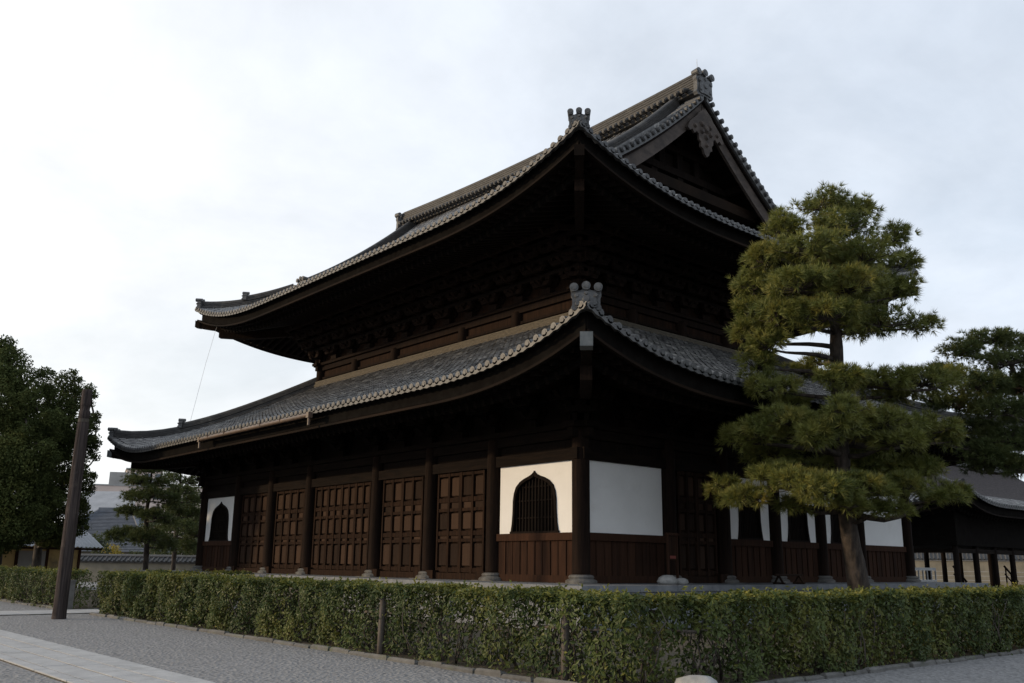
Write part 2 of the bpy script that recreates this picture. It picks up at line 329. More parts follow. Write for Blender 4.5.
def wainscot(w, u0, u1):
    m = MB(); w.box(m, u0, u1, -.06, .07, .0, .20)
    n = max(5, round((u1-u0)/.34)); e = (u1-u0)/n
    for i_ in range(n): w.box(m, u0+i_*e+.006, u0+(i_+1)*e-.006, -.03, .02+.012*(i_ % 2), .2, 1.16)
    for i_ in range(1, n): w.box(m, u0+i_*e-.025, u0+i_*e+.025, -.02, .05, .203, 1.157)
    w.box(m, u0, u1, -.09, .11, 1.16, 1.37)
    m.build('wainscot', M['board'], hall)
KATO = [(1.03, 0), (.97, .28), (.94, .6), (.93, .95), (.89, 1.18), (.80, 1.37), (.63, 1.51), (.43, 1.60), (.24, 1.655), (.11, 1.71), (.035, 1.76), (0, 1.81)]
Z0, Z1 = 1.37, 3.375
def kato_bay(w, u0, u1, sc=1., zsc=1.):
    wainscot(w, u0-.06, u1+.06); c = (u0+u1)/2; k = [(h*sc, z) for h, z in (KATO if sc == 1 else [(1.1, 0), (1.0, .28)]+KATO[2:])]
    out = [(u0, Z0), (u0, Z1), (u1, Z1), (u1, Z0)]+[(c+h, Z0+z) for h, z in k]+[(c-h, Z0+z) for h, z in k[::-1][1:]]
    m = MB(); w.prism(m, out, -.04, .03); m.build('plaster_panel', M['plaster'], hall)
    fr = MB(); inn = [((h-.085) if h > .1 else h*.2, max(z-.0 if z < .1 else z-.085*(z/1.81)**1.5, 0)) for h, z in k]
    seq = [(c+h, Z0+z) for h, z in k]+[(c-h, Z0+z) for h, z in k[::-1][1:]]
    sqi = [(c+h, Z0+z) for h, z in inn]+[(c-h, Z0+z) for h, z in inn[::-1][1:]]
    for a in range(len(seq)-1): w.prism(fr, [seq[a], seq[a+1], sqi[a+1], sqi[a]], -.03, .075)
    w.box(fr, c-1.05*sc, c+1.05*sc, -.03, .08, Z0-.02, Z0+.06)
    f_ = fr.build('arched_window', M['wood'], hall)
    lt = MB()
    def top(h):
        xs = [q[0] for q in inn]; zs_ = [q[1] for q in inn]
        return float(np.interp(abs(h), xs[::-1], zs_[::-1]))
    for h in np.arange(-.84*sc, .85*sc, .14*sc):
        if abs(h) < .92*sc: w.box(lt, c+h-.022, c+h+.022, -.05, 0, Z0+.06, Z0+max(top(h), .2))
    for z in (.45, .95, 1.35): w.box(lt, c-.82*sc*(1 if z < 1.2 else .8), c+.82*sc*(1 if z < 1.2 else .8), -.055, -.02, Z0+z-.02, Z0+z+.02)
    lt.build('window_lattice', M['wood'], f_)
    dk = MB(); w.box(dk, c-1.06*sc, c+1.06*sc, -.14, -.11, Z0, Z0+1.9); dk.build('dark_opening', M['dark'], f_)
def plain_bay(w, u0, u1):
    wainscot(w, u0-.06, u1+.06); m = MB(); w.box(m, u0, u1, -.04, .03, Z0, Z1); m.build('plaster_panel', M['plaster'], hall)
def door_bay(w, u0, u1, ncol):
    fr = MB(); w.box(fr, u0-.25, u1+.25, -.12, -.055, 0, 3.75)
    w.box(fr, u0, u1, -.05, .16, .0, .20); e = (u1-u0)/ncol
    rails = [(.22, .36), (1.16, 1.26), (1.36, 1.50), (2.12, 2.22), (2.42, 2.56), (3.26, 3.36), (3.58, 3.72)]
    for z0, z1 in rails: w.box(fr, u0, u1, -.05, .045, z0, z1)
    for i_ in range(ncol+1):
        hw = .075 if i_ % 2 == 0 else .05
        a0 = max(u0, u0+i_*e-hw); a1 = min(u1, u0+i_*e+hw); w.box(fr, a0, a1, -.052, .062, .205, 3.715)
    # leaf hinges: stubby blocks at the foot, and the carved threshold
    w.box(fr, u0-.28, u0+.12, .0, .26, .0, .27); w.box(fr, u1-.12, u1+.28, .0, .26, .0, .27)
    d = fr.build('door', M['door'], hall)
    for i_ in range(ncol):
        a0, a1 = u0+i_*e+.085, u0+(i_+1)*e-.085
        for z0, z1 in ((.37, 1.15), (1.51, 2.11), (2.57, 3.25)):
            m = MB(); z0_, z1_ = z0+.03, z1-.03; b_ = .03
            v = [w.P(a0, -.045, z0_), w.P(a1, -.045, z0_), w.P(a1, -.045, z1_), w.P(a0, -.045, z1_), w.P(a0+b_, .012, z0_+b_), w.P(a1-b_, .012, z0_+b_), w.P(a1-b_, .012, z1_-b_), w.P(a0+b_, .012, z1_-b_)]
            m.add(v, [(0, 1, 5, 4), (1, 2, 6, 5), (2, 3, 7, 6), (3, 0, 4, 7), (4, 5, 6, 7)])
            m.build('door_panel', M['dpanel'], d)
        for z0, z1 in ((1.265, 1.355), (2.225, 2.415), (3.365, 3.575)): m = MB(); w.box(m, a0, a1, -.045, -.005, z0, z1); m.build('narrow_panel', M['dpanel'], d)
kato_bay(WF, BU[0]+.31, BU[1]-.31); kato_bay(WF, BU[6]+.31, BU[7]-.31)
for b_ in (1, 2, 4, 5): door_bay(WF, BU[b_]+.42, BU[b_+1]-.42, 4)
door_bay(WF, BU[3]+.42, BU[4]-.42, 8)
plain_bay(WR, BY[0]+.31, BY[1]-.31); door_bay(WR, BY[1]+.42, BY[2]-.42, 4)
for b_ in (2, 3, 4): kato_bay(WR, BY[b_]+.31, BY[b_+1]-.31, .63)
plain_bay(WR, BY[5]+.31, BY[6]-.31)
for b_ in range(6): plain_bay(WL, BY[b_]+.31, BY[b_+1]-.31)
for b_ in range(7): plain_bay(WB, BU[b_]+.31, BU[b_+1]-.31)
# beams and boarding above the panels
for w, ln in ((WF, LX), (WR, LY), (WL, LY), (WB, LX)):
    m = MB(); e = .004 if w in (WF, WB) else 0.
    w.box(m, -.28, ln+.28, -.13-e, .135+e, 3.375+.003, 3.70)
    w.box(m, -.42, ln+.42, -.10-e, .105+e, 3.98, 4.26)
    w.box(m, -.5, ln+.5, -.24-e, .245+e, 4.263+e, 4.42+e)
    m.build('tie_beam', M['wood_h'], hall)
    m = MB(); w.box(m, .02, ln-.02, -.10, -.03, 3.68, 6.0); m.build('upper_boarding', M['wood'], hall)
# dark core keeps daylight out of the inside
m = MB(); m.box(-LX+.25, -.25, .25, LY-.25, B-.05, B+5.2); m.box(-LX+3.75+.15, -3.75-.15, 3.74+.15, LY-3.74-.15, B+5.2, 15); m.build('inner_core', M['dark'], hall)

# --- roofs --------------------------------------------------------
class Roof:
    """hip roof shell: plan rectangle of the eaves, profile a*s+b*s*s, corners swept up"""
    def __init__(s, x0, x1, y0, y1, ze, a, b, lift, reach, S):
        s.r = (x0, x1, y0, y1); s.ze = ze; s.a = a; s.b = b; s.l = lift; s.rc = reach; s.S = S
        s.F = {'front': (np.array([x1, y0]), np.array([-1., 0]), np.array([0, 1.]), x1-x0), 'right': (np.array([x1, y0]), np.array([0, 1.]), np.array([-1., 0]), y1-y0),
               'left': (np.array([x0, y0]), np.array([0, 1.]), np.array([1., 0]), y1-y0), 'back': (np.array([x1, y1]), np.array([-1., 0]), np.array([0, -1.]), x1-x0)}
    def lf(s, d): return s.l*np.clip(1-d/s.rc, 0, 1)**2.6
    def z(s, f, a, q):
        d = np.minimum(a, s.F[f][3]-a); return s.ze+s.a*q+s.b*q*q+s.lf(d)*np.clip(1-q/s.S, 0, 1)**1.2
    def P(s, f, a, q, dz=0.):
        a = np.asarray(a, float); q = np.asarray(q, float); c, ta, tn, L = s.F[f]; a, q = np.broadcast_arrays(a, q)
        return np.stack([c[0]+ta[0]*a+tn[0]*q, c[1]+ta[1]*a+tn[1]*q, s.z(f, a, q)+dz], -1)
PITCHT = .31
def tile_face(rf, f, smax, name_mat=M['tile'], parent=hall, rows_fine=True, arange=None):
    c, ta, tn, L = rf.F[f]; mb = MB(); ends = MB(); n = int(round(L/PITCHT)); p = L/n; A = (np.arange(n)+.5)*p
    ta3 = np.array([ta[0], ta[1], 0]); tn3 = np.array([tn[0], tn[1], 0]); up = np.array([0, 0, 1.])
    th = np.linspace(0, math.pi, 6); TL = .29
    for ai in A:
        sm = float(smax(ai))
        if sm > .1:
            k = max(1, int(math.ceil(sm/TL))); s0 = np.arange(k)*TL; s1 = np.minimum(s0+TL+.03, sm)
            w0 = rng.normal(0, .006, k); h0 = rng.normal(0, .005, k)
            c0 = rf.P(f, ai, s0, .015)+h0[:, None]*up+w0[:, None]*ta3; c1 = rf.P(f, ai, s1, .010)+h0[:, None]*up*.5+w0[:, None]*ta3
            v0 = c0[:, None]+  .094*(np.cos(th)[None, :, None]*ta3+np.sin(th)[None, :, None]*up)
            v1 = c1[:, None]+.074*(np.cos(th)[None, :, None]*ta3+np.sin(th)[None, :, None]*up)
            v = np.stack([v0, v1], 1).reshape(-1, 3); b0 = np.arange(k)[:, None]*12+np.arange(5)[None, :]
            mb.add(v, np.stack([b0, b0+1, b0+7, b0+6], -1).reshape(-1, 4))
            if rows_fine:
                e = rf.P(f, ai, 0., .012)
                for (r0, d0, d1) in ((.10, -.03, .03), (.055, -.038, -.028)):
                    ends.tube([e-tn3*(-d0)+0*up, e+tn3*d1], [r0, r0], 12)
    # troughs of pan tiles
    E = np.concatenate([[0], A, [L]])
    for a0, a1 in zip(E[:-1], E[1:]):
        am = np.array([a0, (a0+a1)/2, a1]); sm = np.array([float(smax(q)) for q in am])
        k = max(1, int(math.ceil(sm.max()/TL))); s_ = np.repeat(np.arange(k+1)*TL, 2)[1:-1]
        dz = np.tile([.022, 0.], k)
        S_ = np.minimum(s_[:, None], sm[None]); A_ = np.broadcast_to(am, S_.shape)
        v = rf.P(f, A_, S_)+(dz[:, None]+np.array([0, -.055, 0])[None])[..., None]*up
        i_, j_ = np.meshgrid(np.arange(2*k-1), np.arange(2), indexing='ij')
        q = np.stack([i_*3+j_, i_*3+j_+1, (i_+1)*3+j_+1, (i_+1)*3+j_], -1).reshape(-1, 4); mb.add(v, q)
        if rows_fine:
            lo = rf.P(f, am, 0., -.10)-tn3*.03; lo[1, 2] -= .035; hi = rf.P(f, am, 0., .0)-tn3*.03; hi[1, 2] -= .03
            bk = lo+tn3*.06
            ends.add(np.concatenate([lo, hi, bk]), [(0, 1, 4, 3), (1, 2, 5, 4), (0, 6, 7, 1), (1, 7, 8, 2)])
    o = mb.build('tiled_slope', name_mat, parent)
    if rows_fine: ends.build('eave_tile_ends', M['tile_end'], o)
    return o
def under_eave(rf, f, e, parent=hall, step=.36, fas=M['fascia'], deep=0.):
    """boards, two tiers of rafters and the fascia below the tiles; e = overhang"""
    c, ta, tn, L = rf.F[f]; tn3 = np.array([tn[0], tn[1], 0]); ta3 = np.array([ta[0], ta[1], 0])
    def zl(a, q): d = np.minimum(a, L-a); return rf.ze-.56+.27*q+rf.lf(d)*np.clip(1-q/(e+2.2), 0, 1)
    def P(a, q, dz): c_ = c[None]+np.outer(a, ta)+np.outer(np.broadcast_to(q, np.shape(a)), tn); return np.stack([c_[:, 0], c_[:, 1], zl(np.asarray(a), q)+dz], -1)
    # boarding: from the tiles in to the wall
    A = np.unique(np.concatenate([np.linspace(0, min(rf.rc, L/2), 22), np.linspace(min(rf.rc, L/2), L-min(rf.rc, L/2), 4), L-np.linspace(0, min(rf.rc, L/2), 22)]))
    Q = np.linspace(.1, e+.5, 8); mb = MB(); v = []
    for q in Q: v.append(P(np.clip(A, q, L-q), q, 0.))
    v = np.array(v); i_, j_ = np.meshgrid(np.arange(len(Q)-1), np.arange(len(A)-1), indexing='ij'); w = len(A)
    mb.add(v.reshape(-1, 3), np.stack([i_*w+j_, (i_+1)*w+j_, (i_+1)*w+j_+1, i_*w+j_+1], -1).reshape(-1, 4))
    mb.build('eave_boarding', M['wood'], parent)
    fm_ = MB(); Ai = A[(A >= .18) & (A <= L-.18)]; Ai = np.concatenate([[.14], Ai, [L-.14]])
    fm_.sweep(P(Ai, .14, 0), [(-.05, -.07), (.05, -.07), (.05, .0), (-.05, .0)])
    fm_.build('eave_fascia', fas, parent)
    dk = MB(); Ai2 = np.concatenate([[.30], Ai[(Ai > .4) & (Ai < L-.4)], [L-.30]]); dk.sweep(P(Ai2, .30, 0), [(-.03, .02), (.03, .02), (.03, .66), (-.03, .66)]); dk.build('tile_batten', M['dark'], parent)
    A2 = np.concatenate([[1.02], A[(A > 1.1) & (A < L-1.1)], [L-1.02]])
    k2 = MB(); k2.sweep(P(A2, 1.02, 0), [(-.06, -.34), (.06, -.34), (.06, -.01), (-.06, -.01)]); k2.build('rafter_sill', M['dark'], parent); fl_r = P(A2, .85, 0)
    fl = MB(); bs = MB(); n = int(L/step); AA = (np.arange(n)+.5)*L/n
    for a in AA:
        d = min(a, L-a); a_ = np.array([a])
        if d > .45: q1 = min(1.0, d-.12); fl.beam(P(a_, .42, -.08)[0], P(a_, q1, -.08)[0], .10, .13) if q1 > .5 else None
        if d > 1.3: q1 = min(e+.3, d-.12); bs.beam(P(a_, .95, -.30-.0)[0], P(a_, q1, -.12)[0], .12, .20)
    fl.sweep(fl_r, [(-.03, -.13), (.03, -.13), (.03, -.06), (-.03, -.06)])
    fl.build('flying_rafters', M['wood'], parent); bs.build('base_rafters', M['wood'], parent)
    return zl
def ridge_section(w, h, layers, capr=.10):
    L_ = []; lh = (h-capr*.6)/layers
    for i_ in range(layers):
        o_ = w/2*(1-.25*i_/layers); L_ += [(o_, i_*lh), (o_, (i_+.62)*lh), (o_-.03, (i_+.62)*lh), (o_-.03, (i_+1)*lh)]
    cap = [(capr*1.15*math.cos(t), layers*lh+capr*math.sin(t)) for t in np.linspace(0, math.pi, 8)]
    half = L_; return [(-a, b) for a, b in half][::1] and ([(a, b) for a, b in half]+cap+[(-a, b) for a, b in half[::-1]])
def onigawara(parent, pos, d, w=.62, h=.62, horns=3, name='ridge_end_tile'):
    """ridge-end tile facing d: shouldered plate, raised boss and scrolls, round tile ends on top"""
    d = np.array([d[0], d[1], 0.]); d /= np.linalg.norm(d); sd = np.array([-d[1], d[0], 0]); up = np.array([0, 0, 1.]); pos = np.asarray(pos, float); m = MB()
    half = [(.0, -.02), (.46, -.06), (.53, .06), (.49, .16), (.485, .52), (.53, .62), (.52, .76), (.44, .82), (.22, .83), (.10, .90), (0, .91)]
    pts = [(a, b) for a, b in half]+[(-a, b) for a, b in half[::-1][1:-1]]
    m.prism([pos+sd*a*w+up*b*h-d*.10 for a, b in pts], d*.18)
    pts2 = [(a*.72, .08+b*.78) for a, b in half]; pts2 = pts2+[(-a, b) for a, b in pts2[::-1][1:-1]]
    m.prism([pos+sd*a*w+up*b*h+d*.081 for a, b in pts2], d*.05)
    for a, b, r in ((0, .42, .15), (.3, .2, .09), (-.3, .2, .09), (.33, .58, .08), (-.33, .58, .08), (0, .7, .08)):
        c = pos+sd*a*w+up*b*h+d*.12; m.tube([c, c+d*.05], [r*w, r*w*.7], 12)
    for i_ in range(horns):
        a = (i_-(horns-1)/2)*.84/max(1, horns-1) if horns > 1 else 0
        c = pos+sd*a*w+up*((.97 if horns == 1 or i_ == (horns-1)/2 else .90)*h+.03); rr = (.155 if horns == 3 else .2)*w
        m.tube([c-d*.16, c+d*.17], [rr*.8, rr], 14); m.tube([c+d*.171, c+d*.19], [rr*.62, rr*.62], 12)
    return m.build(name, M['oni'], parent)
def hip_path(rf, corner, s0, s1, dz=0., n=14):
    fx = {'fr': ('front', 0), 'fl': ('front', 1), 'br': ('back', 0), 'bl': ('back', 1)}[corner]; q = np.linspace(s0, s1, n)
    L = rf.F[fx[0]][3]; a = q if fx[1] == 0 else L-q; return rf.P(fx[0], a, q, dz)
HD = {'fr': (1, -1), 'fl': (-1, -1), 'br': (1, 1), 'bl': (-1, 1)}
def hip_ridge(rf, corner, s_top, s_step, parent=hall, front=1.):
    m = MB(); p = hip_path(rf, corner, .30, s_top, -.03)
    m.sweep(p, ridge_section(.34, .40, 4, .09)); r = m.build('hip_ridge', M['ridge_tile'], parent)
    m = MB(); p2 = hip_path(rf, corner, s_step, s_top, .25); m.sweep(p2, ridge_section(.36, .27, 3, .10)); m.build('upper_course', M['ridge_tile'], r)
    d = np.array(HD[corner]); onigawara(r, p[0]+np.array([d[0], d[1], 0])*.10+np.array([0, 0, -.02]), d, .60*front, .47*front); onigawara(r, p2[0]+np.array([d[0], d[1], 0])*.06+np.array([0, 0, .02]), d, .46, .38, 1)
    return r
def hip_rafter(zl, rf, f, a_dir, e, corner, cap=True, parent=hall):
    x = {'r': rf.r[1], 'l': rf.r[0]}[corner[1]]; y = {'f': rf.r[2], 'b': rf.r[3]}[corner[0]]; d = np.array(HD[corner], float)
    L = rf.F['front'][3]
    def P(q, dz): a = np.array([q]); return np.array([x-d[0]*q, y-d[1]*q, float(zl(a, q)[0])+dz])
    m = MB(); qs = np.linspace(.12, 1.5, 6); m.sweep([P(q, -.22) for q in qs], [(-.13, -.20), (.13, -.20), (.13, .12), (-.13, .12)])
    qs = np.linspace(1.0, e+.4, 8); m.sweep([P(q, -.56) for q in qs], [(-.15, -.22), (.15, -.22), (.15, .16), (-.15, .16)])
    o = m.build('hip_rafter', M['column'], parent)
    if cap:
        m = MB(); p0, p1 = P(.09, -.22), P(.26, -.22); m.sweep([p0, (p0+p1)/2, p1], [(-.15, -.21), (.15, -.21), (.15, .13), (-.15, .13)]); m.build('metal_cap', M['metal_cap'] if cap == 1 else M['fascia'], o)
# lower roof
E1 = 3.8
low = Roof(-LX-E1, E1+.14, -E1+.05, LY+E1, 6.455, .36, .0165, 1.08, 6.5, 7.34)
S1 = 7.34
for f in ('front', 'right', 'left', 'back'):
    L = low.F[f][3]; tile_face(low, f, lambda a, L=L: min(S1, a, L-a), rows_fine=True)
    zl1 = under_eave(low, f, E1)
    if f == 'front': zlow = zl1
for c in ('fr', 'fl', 'br', 'bl'): hip_ridge(low, c, S1+.1, 2.7, front=1.12 if c == 'fr' else 1.); hip_rafter(zlow, low, 'front', 0, E1, c)
zt = float(low.z('front', 15., S1)); IN = 3.74
m = MB()                                     # stacked flashing tiles where the lower roof meets the upper wall
for (x0, x1, y0, y1) in ((-LX+IN-.3, -IN+.3, IN-.32, IN-.02), (-LX+IN-.3, -IN+.3, LY-IN+.02, LY-IN+.32), (-IN+.02, -IN+.32, IN-.0, LY-IN), (-LX+IN-.32, -LX+IN-.02, IN, LY-IN)):
    for k_ in range(5):
        sh = .018*(k_ % 2)+.012*k_
        m.box(x0+sh, x1-sh, y0+(sh if y1-y0 < 1 else 0), y1-(sh if y1-y0 < 1 else 0), zt-.10+.075*k_, zt-.10+.075*(k_+1)-.002)
m.build('flashing_ridge', M['noshi'], hall)

# upper storey
UF = Wall((-IN, IN, 0), (-1, 0, 0), (0, -1, 0)); UR = Wall((-IN, IN, 0), (0, 1, 0), (1, 0, 0))
UL = Wall((-LX+IN, IN, 0), (0, 1, 0), (-1, 0, 0)); UB = Wall((-IN, LY-IN, 0), (-1, 0, 0), (0, 1, 0))
UX = LX-2*IN; UY = LY-2*IN; ZU = zt+.2
for w, ln in ((UF, UX), (UR, UY), (UL, UY), (UB, UX)):
    e = .004 if w in (UF, UB) else 0.
    m = MB(); w.box(m, .01, ln-.01, -.12, -.02, zt-1, 13.9); m.build('upper_wall', M['door'], hall)
    m = MB(); w.box(m, -.3, ln+.3, -.12-e, .10+e, ZU+.62+e, ZU+.86+e); w.box(m, -.42, ln+.42, -.22-e, .22+e, ZU+.865+e, ZU+.99+e); w.box(m, -.02, ln+.02, -.1-e, .06+e, ZU+.20, ZU+.30); m.build('tie_beam', M['column'], hall)
um = MB(); um.lathe((0, 0, 0), [(.24, -.3), (.24, .62), (.2, .7)], 16); ucol = um.mesh('column', M['column'], True)
uspots = [(-IN-u, IN) for u in np.array(BU[1:7])-IN]+[(-IN, y) for y in BY[2:5]]+[(-IN, LY-IN)]+[(-LX+IN, y) for y in BY[2:6]]+[(-IN-u, LY-IN) for u in np.array(BU[2:7])-IN]
for (x, y) in uspots: inst('column', ucol, hall, (x, y, ZU))
# bracket sets
def bracket_mesh(steps, out, rise, wide):
    m = MB(); m.box(-.24, .24, -.24, .24, 0, .14); m.prism([(-.24, -.24, .14), (.24, -.24, .14), (.24, .24, .14), (-.24, .24, .14)], (0, 0, .08))
    z = .22
    for k_ in range(steps):
        y = -out*k_; ww = wide*(1+.22*k_)
        # outward arm with an upturned nose
        arm = [(.2), (-out*(k_+1)-.10)]
        m.prism([(-.075, .15, z), (-.075, y-out-.02, z+.02), (-.075, y-out-.16, z+.10), (-.075, y-out-.30, z+.23), (-.075, y-out-.12, z+.2), (-.075, .15, z+.2)], (.15, 0, 0))
        for yy, w2 in ((0, wide*(1+.1*k_)), (y-out if k_ else -out, ww)):
            m.prism([(-w2/2, yy-.07, z+.20), (-w2/2+.12, yy-.07, z+.03), (w2/2-.12, yy-.07, z+.03), (w2/2, yy-.07, z+.20)], (0, .14, 0))
            for a in (-.5, 0, .5): xx = a*(w2-.2); m.box(xx-.11, xx+.11, yy-.11, yy+.11, z+.203, z+.203+.12)
        z += rise
    return m
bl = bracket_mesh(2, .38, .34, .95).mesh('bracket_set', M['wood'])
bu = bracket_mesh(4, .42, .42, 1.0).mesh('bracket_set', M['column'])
def rowpts(a, b, n): return [a+(b-a)*(i_+.0)/n for i_ in range(n+1)]
lw = []
for i_ in range(7): lw += [(BX[i_], 0), ((BX[i_]+BX[i_+1])/2, 0)]
lw.append((-LX, 0))
for (x, y) in lw: inst('bracket_set', bl, hall, (x, y, B+4.425))
rw = []
for i_ in range(6): rw += [(0, BY[i_]), (0, (BY[i_]+BY[i_+1])/2)]
rw.append((0, LY))
for (x, y) in rw: inst('bracket_set', bl, hall, (x, y, B+4.43), math.pi/2)
inst('bracket_set', bl, hall, (0, 0, B+4.425), math.pi/4); inst('bracket_set', bl, hall, (-LX, 0, B+4.425), -math.pi/4)
ZB = ZU+1.0
for x in rowpts(-IN, -LX+IN, 12): inst('bracket_set', bu, hall, (x, IN, ZB)); inst('bracket_set', bu, hall, (x, LY-IN, ZB), math.pi)
for y in rowpts(IN, LY-IN, 8): inst('bracket_set', bu, hall, (-IN, y, ZB), math.pi/2); inst('bracket_set', bu, hall, (-LX+IN, y, ZB), -math.pi/2)
for (x, y, r_) in ((-IN, IN, 45), (-LX+IN, IN, -45), (-IN, LY-IN, 135), (-LX+IN, LY-IN, -135)): inst('bracket_set', bu, hall, (x, y, ZB), R(r_))
m = MB()                                     # purlins riding on the brackets
for k_ in range(1, 5):
    o_ = .42*k_; z = ZB+.22+.42*(k_-1)+.33
    x0, x1, y0, y1 = -LX+IN-o_, -IN+o_, IN-o_, LY-IN+o_
    m.box(x0-.1, x1+.1, y0-.08, y0+.08, z, z+.14); m.box(x0-.1, x1+.1, y1-.08, y1+.08, z, z+.14); m.box(x1-.08, x1+.08, y0-.1, y1+.1, z+.003, z+.137); m.box(x0-.08, x0+.08, y0-.1, y1+.1, z+.003, z+.137)
m.build('eave_purlins', M['wood_h'], hall)

# upper roof: hip-and-gable
E2 = 1.05; S2 = LY/2+E2
up_ = Roof(-LX-E2, E2, -E2, LY+E2, 12.865, .42, .0265, 1.27, 8.0, 10.2)
VG = 3.2; SG = 4.8; LF = LX+2*E2; LR = LY+2*E2
for f in ('front', 'back'):
    tile_face(up_, f, lambda a: (a if a < VG else (LF-a if LF-a < VG else S2)))
for f in ('right', 'left'): tile_face(up_, f, lambda a: min(SG, a, LR-a))
OV = E2+IN
for f in ('front', 'right', 'left', 'back'):
    z_ = under_eave(up_, f, OV)
    if f == 'front': zup = z_
for c in ('fr', 'fl', 'br', 'bl'): hip_ridge(up_, c, VG+.35, 1.9, front=1.0); hip_rafter(zup, up_, 'front', 0, OV, c, cap=2)
XR, XL = E2-VG, -LX-E2+VG; YC = LY/2; ZT = float(up_.z('front', LF/2, S2))
# main ridge, slightly sagging
xs_ = np.linspace(XL+.1, XR-.1, 24); sag = .28*((xs_-xs_.mean())/((XR-XL)/2))**2
rp = np.stack([xs_, 0*xs_+YC, ZT-.15+sag], -1)
m = MB(); m.sweep(rp, ridge_section(.62, .98, 8, .13)); mr = m.build('main_ridge', M['ridge_tile'], hall)
for sg in (-1, 1):
    m = MB()
    for x in np.arange(XL+.5, XR-.4, .31):
        z = ZT+.10+.28*((x-xs_.mean())/((XR-XL)/2))**2; m.tube([(x, YC+sg*.2, z+.05), (x, YC+sg*.62, z-.12)], [.10, .10], 12); m.tube([(x, YC+sg*.62, z-.12), (x, YC+sg*.66, z-.135)], [.06, .06], 10)
    m.build('ridge_tile_ends', M['tile_end'], mr)
for X_, d in ((XR-.05, (1, 0)), (XL+.05, (-1, 0))):
    onigawara(mr, (X_, YC, ZT-.05+.0), d, 1.0, 1.0, 3)
m = MB(); m.tube([(XR-.3, YC, ZT+1.2), (XR-.3, YC, ZT+1.75)], [.012, .008], 6); m.build('lightning_rod', M['cable'], mr)
def yprof(f, x, s0, s1, n=26, dz=0.):
    q = np.linspace(s0, s1, n); a = (E2-x); return up_.P(f, a, q, dz)
for X_, sg in ((XR, 1), (XL, -1)):
    for f in ('front', 'back'):
        # descending ridge beside the verge
        m = MB(); p = yprof(f, X_-sg*1.25, 3.6, S2-.25, dz=-.02); m.sweep(p, ridge_section(.42, .62, 6, .11)); dr = m.build('descending_ridge', M['ridge_tile'], hall)
        onigawara(dr, p[0]+np.array([0, 0, -.05]), (0, -1 if f == 'front' else 1), .7, .72, 3)
        # verge: round tiles across the gable edge
        m = MB(); q = np.arange(VG-.2, S2-.3, .29); a = E2-X_
        for qq in q:
            c = up_.P(f, a, qq, .05); m.tube([c-np.array([sg*.62, 0, -.03]), c+np.array([sg*.14, 0, 0])], [.10, .105], 12); c2 = c+np.array([sg*.141, 0, 0]); m.tube([c2, c2+np.array([sg*.02, 0, 0])], [.065, .065], 10)
        p = yprof(f, X_-sg*.02, VG-.3, S2-.1, dz=-.02); m.sweep(p, [(-.06, -.14), (.06, -.14), (.06, .03), (-.06, .03)])
        m.build('verge_tiles', M['tile_end'], hall)
        # bargeboard hangs under the verge
        p = yprof(f, X_-sg*.22, VG+.1, S2-.02, dz=0); lo = np.interp(np.linspace(0, 1, len(p)), [0, 1], [.60, .82])
        m = MB(); P0 = p+np.array([0, 0, -.17]); P1 = p.copy(); P1[:, 2] -= .17+lo
        m.sweep(p, [(-.06, -.88), (.06, -.88), (.06, -.17), (-.06, -.17)])
        m.build('bargeboard', M['barge'], hall)
        m = MB(); P0 = p+np.array([sg*.02, 0, -.15]); 
        m.sweep(P0, [(-.14, -.12), (.14, -.12), (.14, .04), (-.14, .04)]); m.build('verge_board', M['wood_h'], hall)
        for k_ in np.linspace(SG-.6, S2-.8, 6): c = up_.P(f, a, k_, -.5); m = MB(); m.box(min(c[0]-sg*1.7, c[0]-sg*.25), max(c[0]-sg*1.7, c[0]-sg*.25), c[1]-.12, c[1]+.12, c[2]-.14, c[2]+.14); m.build('gable_purlin', M['wood'], hall)
        if f == 'front': m = MB(); m.box(min(X_-sg*1.6, X_-sg*.3), max(X_-sg*1.6, X_-sg*.3), YC-.16, YC+.16, ZT-1.05, ZT-.6); m.build('gable_purlin', M['wood'], hall)
        # soffit boards under the overhanging verge
        m = MB(); pa = yprof(f, X_-sg*.15, VG, S2, dz=-.15); pb = pa-np.array([sg*1.6, 0, 0]); k_ = len(pa)
        m.add(np.concatenate([pa, pb]), [(q_, q_+1, q_+1+k_, q_+k_) for q_ in range(k_-1)]); m.build('verge_soffit', M['wood'], hall)
    XG = X_-sg*1.55; y_ = np.linspace(YC-(S2-VG), YC+(S2-VG), 41); off = np.abs(y_-YC); zz_ = up_.ze+up_.a*(S2-off)+up_.b*(S2-off)**2-.22
    poly = [(XG, y, z) for y, z in zip(y_, zz_)]+[(XG, y_[-1], 13.5), (XG, y_[0], 13.5)]
    m = MB(); m.prism(poly, (-sg*.1, 0, 0)); m.build('gable_wall', M['wood'], hall)
    zb_ = float(up_.ze+up_.a*SG+up_.b*SG*SG)
    m = MB()
    m.box(min(XG+sg*.5, XG+sg*.9), max(XG+sg*.5, XG+sg*.9), YC-4.1, YC+4.1, zb_+.36, zb_+.80); m.build('gable_beam', M['fascia'], hall); m = MB()
    for dz, hw, th_ in ((1.55, 3.2, .30), (2.55, 2.1, .28)): m.box(min(XG, XG+sg*.28), max(XG, XG+sg*.28), YC-hw, YC+hw, zb_+dz-th_/2, zb_+dz+th_/2)
    for yy, z0, z1 in ((0, .6, 3.6), (-1.6, .6, 1.42), (1.6, .6, 1.42), (-3., .6, 1.4), (3., .6, 1.4), (-1.1, 1.7, 2.43), (1.1, 1.7, 2.43)): m.box(min(XG, XG+sg*.22), max(XG, XG+sg*.22), YC+yy-.17, YC+yy+.17, zb_+z0, zb_+z1)
    m.build('gable_frame', M['wood'], hall)
